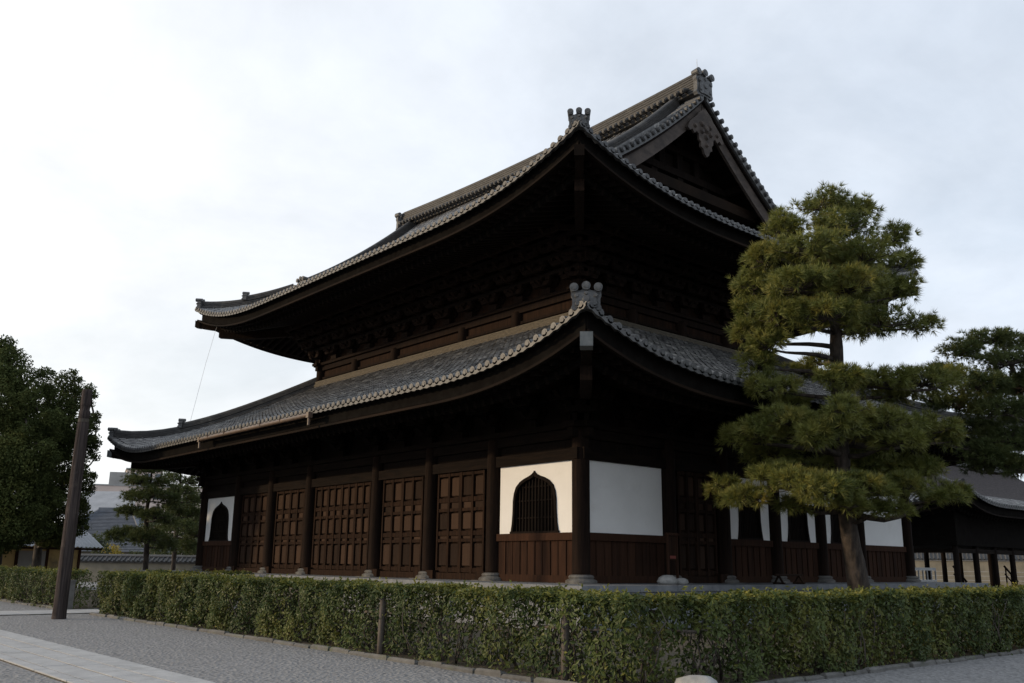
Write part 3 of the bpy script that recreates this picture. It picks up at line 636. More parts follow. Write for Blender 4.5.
    # gegyo: carved pendant with drooping fins
    m = MB(); hz = ZT-.55
    half = [(0, -.05), (.34, -.28), (.52, -.50), (.66, -.62), (.98, -.90), (1.16, -1.22), (1.0, -1.30), (.86, -1.20), (.72, -1.34), (.58, -1.22), (.46, -1.30), (.44, -1.52), (.34, -1.60), (.36, -1.80), (.22, -1.86), (.14, -2.05), (0, -2.16)]
    pts = half+[(-a, b) for a, b in half[::-1][1:-1]]
    m.prism([(X_-sg*.09, YC+a, hz+b) for a, b in pts], (sg*.10, 0, 0))
    for a, b, r_ in ((0, -.95, .20), (0, -1.32, .13), (.26, -.80, .13), (-.26, -.80, .13), (.27, -1.12, .13), (-.27, -1.12, .13), (0, -1.66, .10), (.7, -1.02, .10), (-.7, -1.02, .10)):
        c = np.array([X_+sg*.011, YC+a, hz+b]); m.tube([c, c+np.array([sg*.09, 0, 0])], [r_, r_*.55], 12)
    m.build('gable_pendant', M['barge'], hall)
# copper gutter over the entrance and a lightning cable
gz = 6.37-.10
m = MB(); m.tube([(-17.4, -E1-.14, gz), (-8.5, -E1-.14, gz)], [.075, .075], 12)
for x in (-17.35, -8.55): m.tube([(x, -E1-.14, gz), (x, -E1-.14, gz-.34)], [.055, .05], 10); m.box(x-.08, x+.08, -E1-.22, -E1-.06, gz-.1, gz+.09)
for x in np.arange(-16.5, -9, 1.5): m.box(x-.015, x+.015, -E1-.23, -E1+.1, gz-.02, gz+.09)
m.build('eave_gutter', M['copper'], hall)
m = MB(); m.tube([(-24.4, -.75, 12.9), (-24.75, -1.0, 11.), (-25., -1.4, 8.1)], [.007]*3, 6); m.build('lightning_cable', M['cable'], hall)

#@@REST
# ================================================================== PLANTS
def unit(v): return v/np.linalg.norm(v, axis=-1, keepdims=True)
def rand_dir(n): return unit(rng.normal(size=(n, 3)))
def leaves(mb, pos, nrm, size, asp=.5, fold=.25):
    """small folded leaves: two quads sharing the mid rib"""
    n = len(pos); size = np.broadcast_to(size, (n,))[:, None]; nrm = unit(nrm); t = unit(np.cross(nrm, rand_dir(n))); b = np.cross(nrm, t)
    tip = pos+t*size; w = b*size*asp*.5; dn = nrm*size*fold*asp
    v = np.stack([pos, pos+t*size*.45+w+dn, tip, pos+t*size*.45-w+dn], 1).reshape(-1, 3); k = np.arange(n)[:, None]*4
    mb.add(v, np.concatenate([k+np.array([[0, 1, 2]]), k+np.array([[0, 2, 3]])], 1).reshape(-1, 3))
def needles(mb, pos, axis, ln, nn, spread=.75, w=.017, droop=.0):
    """tufts: nn thin needles fanned round each axis"""
    n = len(pos); p = np.repeat(pos, nn, 0); a = np.repeat(unit(axis), nn, 0)
    d = unit(a*1.0+rand_dir(n*nn)*spread); L = np.repeat(np.broadcast_to(ln, (n,)), nn)[:, None]*rng.uniform(.75, 1.1, (n*nn, 1))
    tip = p+d*L+np.array([0, 0, -1.])*droop*L; s = unit(np.cross(d, rand_dir(n*nn)))*w*.5; root = p+d*L*.12
    v = np.stack([root-s, root+s, tip], 1).reshape(-1, 3); k = np.arange(n*nn)[:, None]*3; mb.add(v, k+np.array([[0, 1, 2]]))
def limb(mb, p, q, r0, r1, bend=.12, n=8, seg=7):
    p = np.asarray(p, float); q = np.asarray(q, float); t = np.linspace(0, 1, n)[:, None]; L = np.linalg.norm(q-p)
    off = rng.normal(0, bend*L*.5, 3); o2 = rng.normal(0, bend*L*.25, 3)
    pts = p+(q-p)*t+np.sin(t*math.pi)*off+np.sin(t*2*math.pi)*o2; mb.tube(pts, np.linspace(r0, r1, n), seg); return pts

def pine(name, label, trunk, trad, pads, needle_mat, dens, ln, w, nn, cl=.27, sprays=1.45, group=None):
    """pads: centre, radius across, radius up -> flat cushions of needle tufts carried by limbs"""
    trunk = np.asarray(trunk, float); root = empty(name, trunk[0], label, 'tree', group)
    tm = MB(); 
    t = np.linspace(0, 1, len(trunk)); tt = np.linspace(0, 1, 30)
    path = np.stack([np.interp(tt, t, trunk[:, i_]) for i_ in range(3)], 1); ker = np.array([1, 2, 3, 2, 1])/9.
    pp = np.pad(path, ((2, 2), (0, 0)), 'edge'); sm = np.stack([np.convolve(pp[:, i_], ker, 'valid') for i_ in range(3)], 1); sm[0] = path[0]; sm[-1] = path[-1]
    rad = np.interp(tt, np.linspace(0, 1, len(trad)), trad)*(1+.06*rng.normal(size=30)); sm[0, 2] -= .15
    tm.tube(sm, rad, 14); tm.build('trunk', M['bark'], root, True)
    lm = MB(); fo = MB()
    for c, ra, rz in pads:
        c = np.asarray(c, float)
        # limb from the trunk, starting a little lower
        hz = c[2]-.06*np.linalg.norm(c[:2]-trunk[-1][:2])-.1; i_ = int(np.argmin(np.abs(sm[:, 2]-np.clip(hz, sm[3, 2], sm[-2, 2])))); r_ = rad[i_]
        dd = np.linalg.norm(c-sm[i_])
        pts = limb(lm, sm[i_], c-np.array([0, 0, rz*.35]), min(r_*.42, .035+.03*dd), .02, .07)
        # the cushion is made of many small rounded sprays, each a ball of needle tufts at a twig end
        rc = cl*rng.uniform(.8, 1.25); nc = max(4, int(sprays*(ra*ra*1.0+2*ra*rz)/(cl*cl))); u = rand_dir(nc); u[:, 2] = np.where(rng.random(nc) < .7, np.abs(u[:, 2]), u[:, 2])
        rr = rng.uniform(.3, 1., nc)**.6; cc = c+u*np.array([max(ra-cl*.6, .1), max(ra-cl*.6, .1), max(rz-cl*.3, .06)])*rr[:, None]
        cc[:, 2] -= .22*rz*((cc[:, 0]-c[0])**2+(cc[:, 1]-c[1])**2)/(ra*ra)
        k_ = int(dens); uu = rand_dir(nc*k_); C_ = np.repeat(cc, k_, 0); o_ = np.repeat(u*np.array([1, 1, .3]), k_, 0)
        pos = C_+uu*np.array([1, 1, .75])*(cl*rng.uniform(.2, .95, (nc*k_, 1))); ax = uu*.8+o_*.35+np.array([0, 0, .5])
        needles(fo, pos, ax, ln, nn, .75, w, .10)
        for q_ in cc: lm.tube([c+(q_-c)*.05-np.array([0, 0, rz*.3]), c+(q_-c)*.6-np.array([0, 0, rz*.2]), q_], [.018, .012, .007], 4, False)
    lm.build('branches', M['bark'], root, True)
    fo.build('needle_crown', needle_mat, root)
    return root

# --- the big pine: cushions of needles set round its trunk, tier by tier
D0 = 25.6
big = [(822, 205, 34, 13, 0), (858, 214, 26, 13, .3), (842, 226, 40, 14, -.5), (785, 230, 28, 15, -.2), (893, 238, 22, 15, .2), (765, 258, 25, 17, -.3), (812, 248, 42, 16, -.9), (862, 256, 40, 16, -.6),
 (902, 262, 20, 15, .3), (845, 262, 40, 16, 1.0), (752, 285, 22, 18, 0), (797, 286, 42, 16, -1.2), (850, 286, 46, 17, -1.0), (898, 290, 28, 16, .1), (840, 295, 50, 15, 1.2), (748, 311, 18, 13, 0), (778, 316, 36, 15, -.9),
 (828, 314, 44, 16, -1.3), (880, 322, 42, 14, -.4), (922, 325, 22, 9, .2), (850, 322, 45, 12, 1.3), (745, 332, 20, 13, -.2), (768, 344, 28, 13, -.6), (755, 364, 24, 15, -.3), (768, 386, 32, 14, -.7), (800, 372, 20, 7, .9),
 (818, 362, 18, 7, 1.2), (838, 379, 36, 11, -.9), (880, 381, 36, 11, -.2), (925, 381, 40, 13, .3), (955, 376, 18, 10, .6), (895, 394, 32, 9, .8), (783, 404, 30, 12, .6), (788, 420, 34, 13, -1.3), (760, 432, 32, 14, -.9), (736, 440, 20, 12, -.4), (828, 428, 36, 14, -1.6),
 (878, 424, 46, 14, -.6), (928, 430, 38, 14, .1), (952, 438, 18, 10, .5), (870, 440, 50, 12, 1.3), (770, 455, 34, 12, .6), (725, 488, 22, 14, -.2), (748, 498, 26, 11, -.9), (772, 474, 32, 14, -1.0), (795, 484, 34, 15, -1.7), (825, 488, 40, 15, -1.9),
 (862, 488, 38, 15, -1.3), (902, 488, 38, 14, -.5), (942, 496, 28, 12, 0), (961, 494, 14, 8, .3), (882, 508, 28, 9, -.6), (792, 506, 20, 8, -.9), (850, 470, 50, 12, 1.2), (815, 470, 45, 12, .8), (905, 470, 42, 12, 1.0), (845, 410, 28, 11, -1.9), (850, 505, 22, 7, -1.5), (812, 436, 30, 10, -1.8), (900, 442, 34, 9, -1.0)]
pads = []
for px, py, rx, ry, dz in big:
    D = D0+dz*1.25; c = dep(px, py, D); k_ = D/F; pads.append((c, rx*k_*1.0, ry*k_*1.05))
tp = [(862, 612), (857, 575), (850, 540), (845, 500), (842, 460), (839, 420), (838, 380), (836, 345), (835, 300), (830, 255), (828, 225)]
tr = [dep(px, py, D0) for px, py in tp]; tr[0][2] = 0
tr[0] = np.array([tr[1][0]+.1, tr[1][1]+.1, 0.])
pine('garden_pine', 'tall pruned pine with layered cushions of olive needles in front of the hall', tr, [.36, .29, .25, .24, .22, .21, .19, .17, .13, .09, .05], pads, M['needle'], 9, .24, .019, 18)
# --- second pine at the right, farther back
D1 = 29.; rp_ = []
for px, py, rx, ry, dz in [(985, 340, 34, 10, 0), (1020, 345, 30, 12, .3), (960, 352, 26, 11, -.2), (1005, 362, 40, 12, -.8), (945, 372, 22, 12, 0), (975, 385, 40, 13, -.9), (1025, 385, 36, 14, -.4), (930, 398, 20, 9, 0), (958, 405, 30, 12, -.5), (1000, 410, 42, 14, -1.), (1040, 415, 40, 14, .2),
   (975, 430, 34, 12, .4), (1010, 438, 40, 14, -.7), (1045, 445, 34, 14, .3), (985, 455, 34, 14, -.9), (1020, 466, 36, 12, -.8), (975, 468, 18, 10, -.4), (1050, 380, 36, 14, .8), (1000, 390, 40, 12, 1.)]:
    D = D1+dz*1.4; rp_.append((dep(px, py, D), rx*D/F*.93, ry*D/F))
b_ = dep(1062, 575, D1); tr2 = [np.array([b_[0], b_[1], 0]), dep(1058, 540, D1), dep(1050, 490, D1), dep(1036, 440, D1), dep(1022, 400, D1), dep(1010, 360, D1), dep(1000, 340, D1)]
pine('garden_pine', 'smaller dark pine at the right edge, in front of the open gallery', tr2, [.24, .2, .17, .14, .10, .07, .04], rp_, M['needle2'], 10, .21, .019, 17)
# --- two pines behind the far end of the hall
for lab, D, tp_, spec, tmat in (('bushy dark pine with flat tiers beyond the far left corner of the hall', 52., [(146, 572), (147, 545), (146, 515), (150, 490), (152, 468)],
      [(150, 470, 20, 7, 0), (138, 482, 18, 6, -.3), (160, 484, 16, 7, .3), (150, 495, 22, 7, -.5), (133, 498, 16, 6, 0), (168, 500, 16, 8, 0), (130, 512, 18, 6, 0), (155, 516, 20, 8, -.6), (168, 520, 14, 8, .3), (125, 534, 20, 7, 0), (115, 537, 12, 5, 0), (150, 538, 24, 9, -.4), (165, 545, 16, 9, .4)], 0),
     ('slender hazy pine right behind the hall end, beside a bushier pine', 60., [(173, 574), (175, 545), (178, 515), (180, 490), (181, 466)],
      [(182, 466, 14, 6, 0), (172, 478, 14, 6, -.3), (194, 482, 13, 6, .3), (180, 492, 18, 6, -.5), (196, 500, 12, 6, 0), (170, 508, 12, 6, 0), (190, 514, 18, 7, .3), (178, 526, 18, 6, -.6), (196, 534, 16, 8, .3), (186, 546, 14, 8, 0)], 0)):
    ps = [(dep(px, py, D+dz*2), rx*D/F, ry*D/F*1.1) for px, py, rx, ry, dz in spec]; tr_ = [dep(px, py, D) for px, py in tp_]; tr_[0][2] = 0
    pine('background_pine', lab, tr_, [.16, .14, .12, .08, .04], ps, M['needle2'], 10, .24, .03, 12, .34, 1.6)

def crown_tree(name, label, base, trunk_h, clumps, leafm, dens, size, r0=.3, cat='tree', group=None, top=None):
    root = empty(name, (*base[:2], 0), label, cat, group); tm = MB(); base = np.array([*base[:2], -.1])
    top = np.array([*base[:2], trunk_h]) if top is None else np.asarray(top, float)
    pts = limb(tm, base, top, r0, r0*.35, .04, 10, 10); tm.build('trunk', M['bark2'], root, True)
    lm = MB(); fo = MB()
    for c, r in clumps:
        c = np.asarray(c, float); j_ = int(np.argmin(np.abs(pts[:, 2]-max(c[2]-r*1.3, pts[3, 2])))); limb(lm, pts[j_], c, r0*.3, .03, .15)
        n = int(dens*r*r); u = rand_dir(n); rr = rng.uniform(.12, 1, n)**.45; lump = 1+.25*np.sin(5*u[:, 0]+c[0])*np.sin(5*u[:, 1]+c[1])*np.sin(4*u[:, 2])
        pos = c+u*(r*rr*lump)[:, None]*np.array([1, 1, .82]); leaves(fo, pos, u*.5+rand_dir(n)*.8+np.array([0, 0, .3]), rng.uniform(.7, 1.3, n)*size, .55)
    lm.build('limbs', M['bark2'], root, True); fo.build('crown', leafm, root); return root
def clumps_px(spec, D, k=1.):
    out = []
    for px, py, r, dz in spec:
        out.append((dep(px, py, D+dz), r*D/F*k*.88))
        for _ in range(4):                       # small boughs breaking the outline
            t = rng.uniform(0, 2*math.pi); out.append((dep(px+r*.85*math.cos(t), py+r*.75*math.sin(t), D+dz+rng.uniform(-1, 1)*r*D/F*.5), r*D/F*rng.uniform(.22, .42)))
    return out
# dark evergreens at the left edge
TD = 43.
crown_tree('evergreen_tree', 'largest dark evergreen tree, cut by the left edge of the photo', dep(-8, 590, TD), 9., clumps_px([(8, 362, 24, 0), (-18, 355, 30, 1), (28, 385, 26, -.8), (0, 400, 36, -1.5), (-35, 410, 40, 0), (30, 425, 30, -1), (20, 455, 34, -2), (-20, 460, 42, -1.5), (12, 490, 34, -2), (35, 480, 26, 0), (-15, 515, 40, -1.2), (20, 525, 26, -1.4), (42, 505, 20, -.5), (22, 532, 20, -1), (0, 530, 24, -1.5), (-25, 530, 26, -1), (38, 528, 17, -1), (5, 430, 40, 2), (10, 500, 36, 1.5)], TD), M['leaf'], 2300, .125, .35)
TE = 46.
crown_tree('evergreen_tree', 'dark evergreen tree directly behind the leaning round wooden post', dep(38, 580, TE), 7.2, clumps_px([(66, 382, 16, 0), (80, 398, 17, .5), (60, 405, 20, -.8), (88, 422, 13, 0), (72, 430, 22, -1), (52, 440, 24, 0), (86, 450, 15, .5), (66, 465, 24, -1.2), (48, 485, 22, .4), (80, 480, 17, 0), (64, 505, 22, -1), (44, 525, 18, -.8), (78, 515, 14, .2), (58, 530, 16, -.5), (92, 440, 9, 0), (60, 534, 15, -.6), (76, 528, 13, 0), (45, 534, 14, -.5), (48, 410, 16, .5)], TE), M['leaf'], 2300, .125, .26)

# --- hedges: a clipped box of leaves, thin at the foot where the photo sees through it
def hedge(name, label, p0, p1, w, h, dens, thin=None, size=.085, twist=0.):
    p0 = np.array([*p0, 0.]); p1 = np.array([*p1, 0.]); d = p1-p0; L = np.linalg.norm(d); d /= L; s_d = np.array([-d[1], d[0], 0])
    root = empty(name, (p0+p1)/2, label, 'hedge'); fo = MB(); tw = MB(); fo2 = MB()
    def thinness(u): return 0*u if thin is None else np.clip((np.interp(u, thin[0], thin[1])), 0, 1)
    # stems
    for u in np.arange(.2, L-.1, .38):
        for k_ in range(2):
            b_ = p0+d*(u+rng.uniform(-.12, .12))+s_d*rng.uniform(-.25, .25)*w
            for q_ in range(3):
                e_ = b_+d*rng.uniform(-.35, .35)+s_d*rng.uniform(-.4, .4)*w+np.array([0, 0, rng.uniform(.55, .92)*h]); limb(tw, b_+np.array([0, 0, -.03]), e_, .016, .005, .2, 5, 5)
    tw.build('stems', M['bark2'], root, True)
    def wob(u): return .045*np.sin(u*1.7)+.03*np.sin(u*4.3+1)+.02*np.sin(u*9.1)
    def sample(n, zone):
        u = rng.uniform(0, L, n)
        if zone == 'top': v = rng.uniform(-.5, .5, n); z = h-np.abs(rng.normal(0, .055, n)); nr = np.tile([0, 0, 1.], (n, 1))
        elif zone == 'in': v = rng.uniform(-.42, .42, n); z = rng.uniform(.1, 1, n)*h*.95; nr = rand_dir(n)
        elif zone == 'end':
            u = np.where(rng.random(n) < .5, np.abs(rng.normal(0, .06, n)), L-np.abs(rng.normal(0, .06, n))); v = rng.uniform(-.5, .5, n); z = rng.uniform(.03, 1, n)*h; nr = np.where((u < L/2)[:, None], -d, d)
        else: sg = np.where(rng.random(n) < .62, -1., 1.); v = sg*(.5-np.abs(rng.normal(0, .055, n))); z = rng.uniform(.02, 1, n)*h; nr = s_d*sg[:, None]
        lo = .22*np.sin(u*2.3+z*3)+.20*np.sin(u*5.1-z*4+v*3)+.12*np.sin(u*11.+z*9)
        edge = np.clip((z/h-.86)/.14, 0, 1); v = v*(1-.10*edge**2)+wob(u)*.5+lo*.3*np.sign(v); z = z+wob(u*1.3+2)*.5*(z/h)
        t = thinness(u); keep = rng.random(n) < np.clip(.62+.9*lo, .12, 1) if zone in ('side', 'end') else np.ones(n, bool)
        if thin is not None:
            pat = .5+.5*np.sin(u*3.1+1.7*np.sin(u*1.3))*np.sin(z*4.2+u*1.1); lowz = np.clip((.86-z/h)/.35, 0, 1)
            keep &= rng.random(n) > t*lowz*(.25+1.1*pat)
        pos = p0+d*u[:, None]+s_d*(v*w)[:, None]+np.array([0, 0, 1.])*z[:, None]; return pos[keep], nr[keep]
    for zone, n in (('top', int(L*w*dens*.75)), ('side', int(L*h*2*dens*.8)), ('in', int(L*h*w*dens*1.25)), ('end', int(2*w*h*dens))):
        pos, nr = sample(n, zone); leaves(fo, pos, nr*1.0+rand_dir(len(pos))*.65+np.array([0, 0, .25]), rng.uniform(.6, 1.4, len(pos))*size, .5)
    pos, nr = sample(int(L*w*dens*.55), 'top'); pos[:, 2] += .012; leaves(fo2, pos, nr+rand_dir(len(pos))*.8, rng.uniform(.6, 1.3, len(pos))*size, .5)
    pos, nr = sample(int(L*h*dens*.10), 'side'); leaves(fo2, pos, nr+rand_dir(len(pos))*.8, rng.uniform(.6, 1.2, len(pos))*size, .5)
    # stray shoots standing above the clipped top
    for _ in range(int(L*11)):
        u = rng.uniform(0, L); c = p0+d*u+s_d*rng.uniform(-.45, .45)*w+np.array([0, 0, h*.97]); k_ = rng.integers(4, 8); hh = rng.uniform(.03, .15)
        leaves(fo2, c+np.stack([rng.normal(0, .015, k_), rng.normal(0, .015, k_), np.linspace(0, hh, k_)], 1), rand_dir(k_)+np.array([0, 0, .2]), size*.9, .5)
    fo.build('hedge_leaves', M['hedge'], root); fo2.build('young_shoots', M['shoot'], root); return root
hedge('clipped_hedge', 'long clipped hedge in front of the row of doors, thin and see-through towards the corner', (-11.15, -8.55), (9.95, -8.55), .98, 1.2, 820, ([0, 11.5, 14, 16.5, 19, 21.1], [0, .05, .45, .6, .65, .5]))
hedge('clipped_hedge', 'clipped hedge along the right side of the hall, below the big pine', (9.82, -7.9), (9.82, 3.2), .98, 1.2, 780, ([0, .8, 2.2, 4], [.8, .5, .15, 0]))
hedge('clipped_hedge', 'darker far stretch of hedge at the right edge, before the open gallery', (9.72, 3.35), (9.72, 17), .98, 1.24, 560, None, .068)
hedge('clipped_hedge', 'short hedge running back from the opening beside the leaning round post', (-15.0, -7.9), (-15.0, -2.6), .9, 1.2, 330, None, .085)
hedge('clipped_hedge', 'clipped hedge behind the leaning round post at the left edge', (-34, -8.75), (-14.75, -8.75), 1.0, 1.2, 330, None, .085)
# grey stakes carrying the hedge
for px, py, yy, lab in ((397, 655, -8.95, 'grey stake in the thin hedge, leftmost of three'), (567, 683, -8.92, 'grey stake in the thin hedge, middle of three'), (0, 0, 0, 'grey stake behind the pale boulder at the hedge corner')):
    if px: q = ground(px, py); x_ = q[0]; y_ = yy
    else: x_, y_ = 9.35, -8.0
    m = MB(); h_ = 1.0; m.tube([(x_, y_, -.1), (x_+.01, y_, h_*.5), (x_+.015, y_+.01, h_)], [.06, .058, .055], 10); m.tube([(x_-.7, y_+.1, .72), (x_+.7, y_+.1, .74)], [.022, .02], 7)
    tag(m.build('hedge_stake', M['stake'], None, True, (x_, y_, 0)), lab, 'stake', 'stakes in the hedge')
m = MB(); q = ground(700, 697); m.lathe((q[0], q[1], -.05), [(.2, 0), (.245, .08), (.25, .17), (.21, .25), (.12, .30), (.03, .31)], 16); bo = m.build('boulder', M['boulder'], None, True, (q[0], q[1], 0))
for v in bo.data.vertices:
    n_ = 1+.16*math.sin(v.co.x*14+1)*math.sin(v.co.y*11)+.10*math.sin(v.co.z*20+v.co.x*9); v.co.x *= n_*1.3; v.co.y *= n_*.9
tag(bo, 'pale rounded boulder on the gravel at the corner of the hedge', 'boulder')
# stone posts of the opening in the hedge
for px, py, lab in ((70.5, 606, 'stone post just right of the leaning round wooden post'), (95, 606, 'stone post half sunk in the end of the long hedge')):
    c = ray(px, 590)*( ((-9.0 if px == 70.5 else -8.3)-CAM[1])/ray(px, 590)[1])+CAM; m = MB(); x_, y_ = (c[0], c[1]) if px == 70.5 else (-11.2, -8.5)
    m.box(x_-.10, x_+.10, y_-.10, y_+.10, -.1, .88); m.box(x_-.12, x_+.12, y_-.12, y_+.12, .881, .94)
    tag(m.build('stone_post', M['kerb'], None, False, (x_, y_, 0)), lab, 'post', 'stone posts of the hedge opening')

# ================================================================== OBJECTS
# leaning round wooden post, with its waist of rings
b0 = ground(58.7, 619); tp_ = None
best = min(((np.linalg.norm(np.array([512+F*((P_-CAM)@cr)/((P_-CAM)@fw), 341.5-F*((P_-CAM)@cu)/((P_-CAM)@fw)])-np.array([87.4, 389])), P_) for P_ in [b0+np.array([a, -a*.0+c_, h_]) for a in np.arange(-.8, .81, .05) for c_ in (0.,) for h_ in np.arange(5.4, 7.2, .05)]), key=lambda t: t[0])[1]
po = empty('wooden_post', b0, 'tall weathered round wooden post standing on the gravel at the left', 'post')
ax = (best-b0); Lp = np.linalg.norm(ax); ax = ax/Lp
tt = np.array([-.03, 0, .03, .2, .4, .6, .8, .845, .85, .868, .872, .90, .905, .922, .927, .935, .99, 1.]); rr = np.array([.25, .245, .24, .238, .232, .225, .214, .212, .200, .200, .212, .212, .196, .196, .206, .204, .200, .18])
m = MB(); rr = rr*np.linspace(.76, .70, len(rr)); rr[8:10] *= .93; rr[12:14] *= .92; m.tube(b0+np.outer(tt*Lp, ax), rr, 22); m.build('post_shaft', M['pole'], po, True)
m = MB(); c_ = b0+ax*Lp*.858; m.tube([c_-ax*.05, c_+ax*.05], [.148, .148], 22); m.build('iron_band', M['bark2'], po)
# notice board standing on the platform
WN = onp = None
k_ = ray(673, 575); t_ = (1.0-CAM[0])/k_[0]; q = CAM+k_*t_; sx, sy = 1.0, q[1]
sg = empty('notice_board', (sx, sy, B), 'narrow upright wooden notice board on the platform beside the side door', 'sign')
m = MB()
for e_ in (-.2, .2): m.box(sx-.03, sx+.03, sy+e_-.03, sy+e_+.03, B, B+1.35)
m.box(sx-.022, sx+.022, sy-.17, sy+.17, B+.12, B+.18); m.box(sx-.16, sx+.16, sy-.235, sy-.165, B, B+.07); m.box(sx-.16, sx+.16, sy+.165, sy+.235, B, B+.07)
m.prism([(sx-.06, sy-.27, B+1.35), (sx+.06, sy-.27, B+1.35), (sx, sy-.27, B+1.42)], (0, .54, 0)); m.build('sign_frame', M['board'], sg)
m = MB(); m.box(sx-.015, sx+.015, sy-.168, sy+.168, B+.66, B+1.32); m.build('sign_panel', M['door'], sg)
m = MB(); m.box(sx+.017, sx+.021, sy-.13, sy+.13, B+.70, B+.78); m.build('red_strip', M['red'], sg)
# low barrier on the platform
k_ = ray(792, 582); t_ = (1.85-CAM[0])/k_[0]; q = CAM+k_*t_; sx, sy = 1.75, q[1]
ba = empty('low_barrier', (sx, sy, B), 'low wooden barrier rail standing on the platform edge behind the pine', 'barrier')
m = MB(); m.tube([(sx, sy-.75, B+.27), (sx, sy+.75, B+.27)], [.035, .035], 10); m.build('rail', M['dpanel'], ba)
for e_ in (-.55, .55):
    m = MB(); m.beam((sx-.16, sy+e_, B), (sx+.02, sy+e_, B+.3), .05, .05); m.beam((sx+.16, sy+e_, B), (sx-.02, sy+e_, B+.3), .05, .05); m.box(sx-.2, sx+.2, sy+e_-.04, sy+e_+.04, B, B+.05); m.build('trestle', M['dpanel'], ba)
# two loose stones on the platform by the notice board
for dy, r_, lab in ((-.55, .24, 'larger rough grey stone on the platform left of the notice board'), (.05, .17, 'smaller pale stone on the platform at the foot of the notice board')):
    x_, y_ = 1.25, sg.location[1]+dy; m = MB(); m.lathe((x_, y_, B-.01), [(r_*.8, 0), (r_, r_*.35), (r_*.9, r_*.8), (r_*.5, r_*1.05), (r_*.1, r_*1.1)], 12); s_ = m.build('loose_stone', M['boulder'], None, True, (x_, y_, B))
    for v in s_.data.vertices: v.co.y *= 1.35*(1+.1*math.sin(v.co.z*25)); v.co.x *= 1+.12*math.sin(v.co.y*18)
    tag(s_, lab, 'stone', 'loose stones on the platform')

# ================================================================== BACKGROUND, LEFT
def pt(px, D, z=0): k_ = dep(px, 570, D); return np.array([k_[0], k_[1], z])
def frame(px0, D0_, px1, D1_):
    a, b = pt(px0, D0_), pt(px1, D1_); d = b-a; L = np.linalg.norm(d); d /= L; n = np.array([-d[1], d[0], 0]); return a, d, n, L      # n points away from the camera
def Wl(a, d, n): w = Wall(a, d, -n); return w
def building(name, label, px0, D0_, px1, D1_, depth, h, wallm, wins=(), parent_cat='building'):
    a, d, n, L = frame(px0, D0_, px1, D1_); root = empty(name, a+d*L/2, label, parent_cat); w = Wl(a, d, n); m = MB(); w.box(m, 0, L, -depth, 0, -.2, h); m.build('wall', wallm, root)
    for (u0, u1, z0, z1) in wins:
        m = MB(); w.box(m, u0, u1, -.05, .03, z0, z1); f_ = m.build('window', M['concrete'], root); m = MB(); w.box(m, u0+.08, u1-.08, .031, .045, z0+.08, z1-.08); m.build('pane', M['glass'], f_)
    return root, w, L
def corrugated(mb, w, u0, u1, d0, z0, d1, z1, pitch=.25, amp=.035, th=.02):
    n = int((u1-u0)/pitch*4); u = np.linspace(u0, u1, n+1); wv = amp*np.sin(np.arange(n+1)*math.pi/2)
    lo = [w.P(q, d0, z0+e) for q, e in zip(u, wv)]; hi = [w.P(q, d1, z1+e) for q, e in zip(u, wv)]; dn = np.array([0, 0, -th])
    k_ = n+1; v = lo+hi+[p+dn for p in lo]+[p+dn for p in hi]
    mb.add(np.array(v), [(i_, i_+1, k_+i_+1, k_+i_) for i_ in range(n)]+[(i_, 2*k_+i_, 2*k_+i_+1, i_+1) for i_ in range(n)])
# ochre hut under the trees
rt, w, L = building('ochre_hut', 'low ochre plastered hut with a pale corrugated roof under the evergreens', -60, 46, 79, 52, 3., 2.35, M['ochre'])
m = MB(); corrugated(m, w, -.4, L+.9, .8, 2.25, -2.0, 3.65); m.build('corrugated_roof', M['metalroof'], rt)
m = MB(); w.box(m, 3.85, 5.35, .01, .05, 0, 2.0); m.build('grey_door', M['concrete'], rt)
m = MB()
for u in (.1, 3.75, 5.45, L-.1): w.box(m, u-.07, u+.07, 0, .06, 0, 2.3)
w.box(m, -.3, L+.8, .62, .7, 2.08, 2.2); m.build('timber_posts', M['board'], rt)
# long garden wall with a coping of tiles
def tiled_wall(name, label, px0, D0_, px1, D1_, h, wm, stripes=0, cop=.42):
    a, d, n, L = frame(px0, D0_, px1, D1_); root = empty(name, a+d*L/2, label, 'wall'); w = Wl(a, d, n); m = MB(); w.box(m, 0, L, -.4, 0, -.2, h); m.build('wall_body', wm, root)
    if stripes:
        m = MB(); 
        for k_ in range(stripes): w.box(m, 0, L, .001, .012, h*.30+k_*h*.155, h*.30+k_*h*.155+.045)
        m.build('white_stripes', M['white'], root)
    m = MB(); w.box(m, -.05, L+.05, -.5, .1, h, h+.09); m.build('wall_cap', M['white'] if stripes else M['stone'], root)
    m = MB(); w.prism(m, [(0, 0)]*0 or [(0, h+.09), (L, h+.09), (L, h+.13), (0, h+.13)], -.62, .22)
    for sg_ in (1, -1):
        e0 = -.2+sg_*.46; e1 = -.2+sg_*.06
        v = [w.P(0, e0, h+.13), w.P(L, e0, h+.13), w.P(L, e1, h+.13+cop), w.P(0, e1, h+.13+cop)]; m.add(v, [(0, 1, 2, 3)])
        for u in np.arange(.15, L, .34): m.tube([w.P(u, e0+sg_*.05, h+.16), w.P(u, e1, h+.15+cop)], [.075, .06], 7)
    m.tube([w.P(-.1, -.2, h+.19+cop), w.P(L+.1, -.2, h+.19+cop)], [.13, .13], 9); w.box(m, -.05, L+.05, -.30, -.10, h+.10+cop, h+.2+cop); m.build('tile_coping', M['tile_end'], root); return root
tiled_wall('garden_wall', 'low pale plastered garden wall with tile coping behind the left pines', 70, 66, 330, 66, 1.35, M['ochre_pale'], 0, .3)
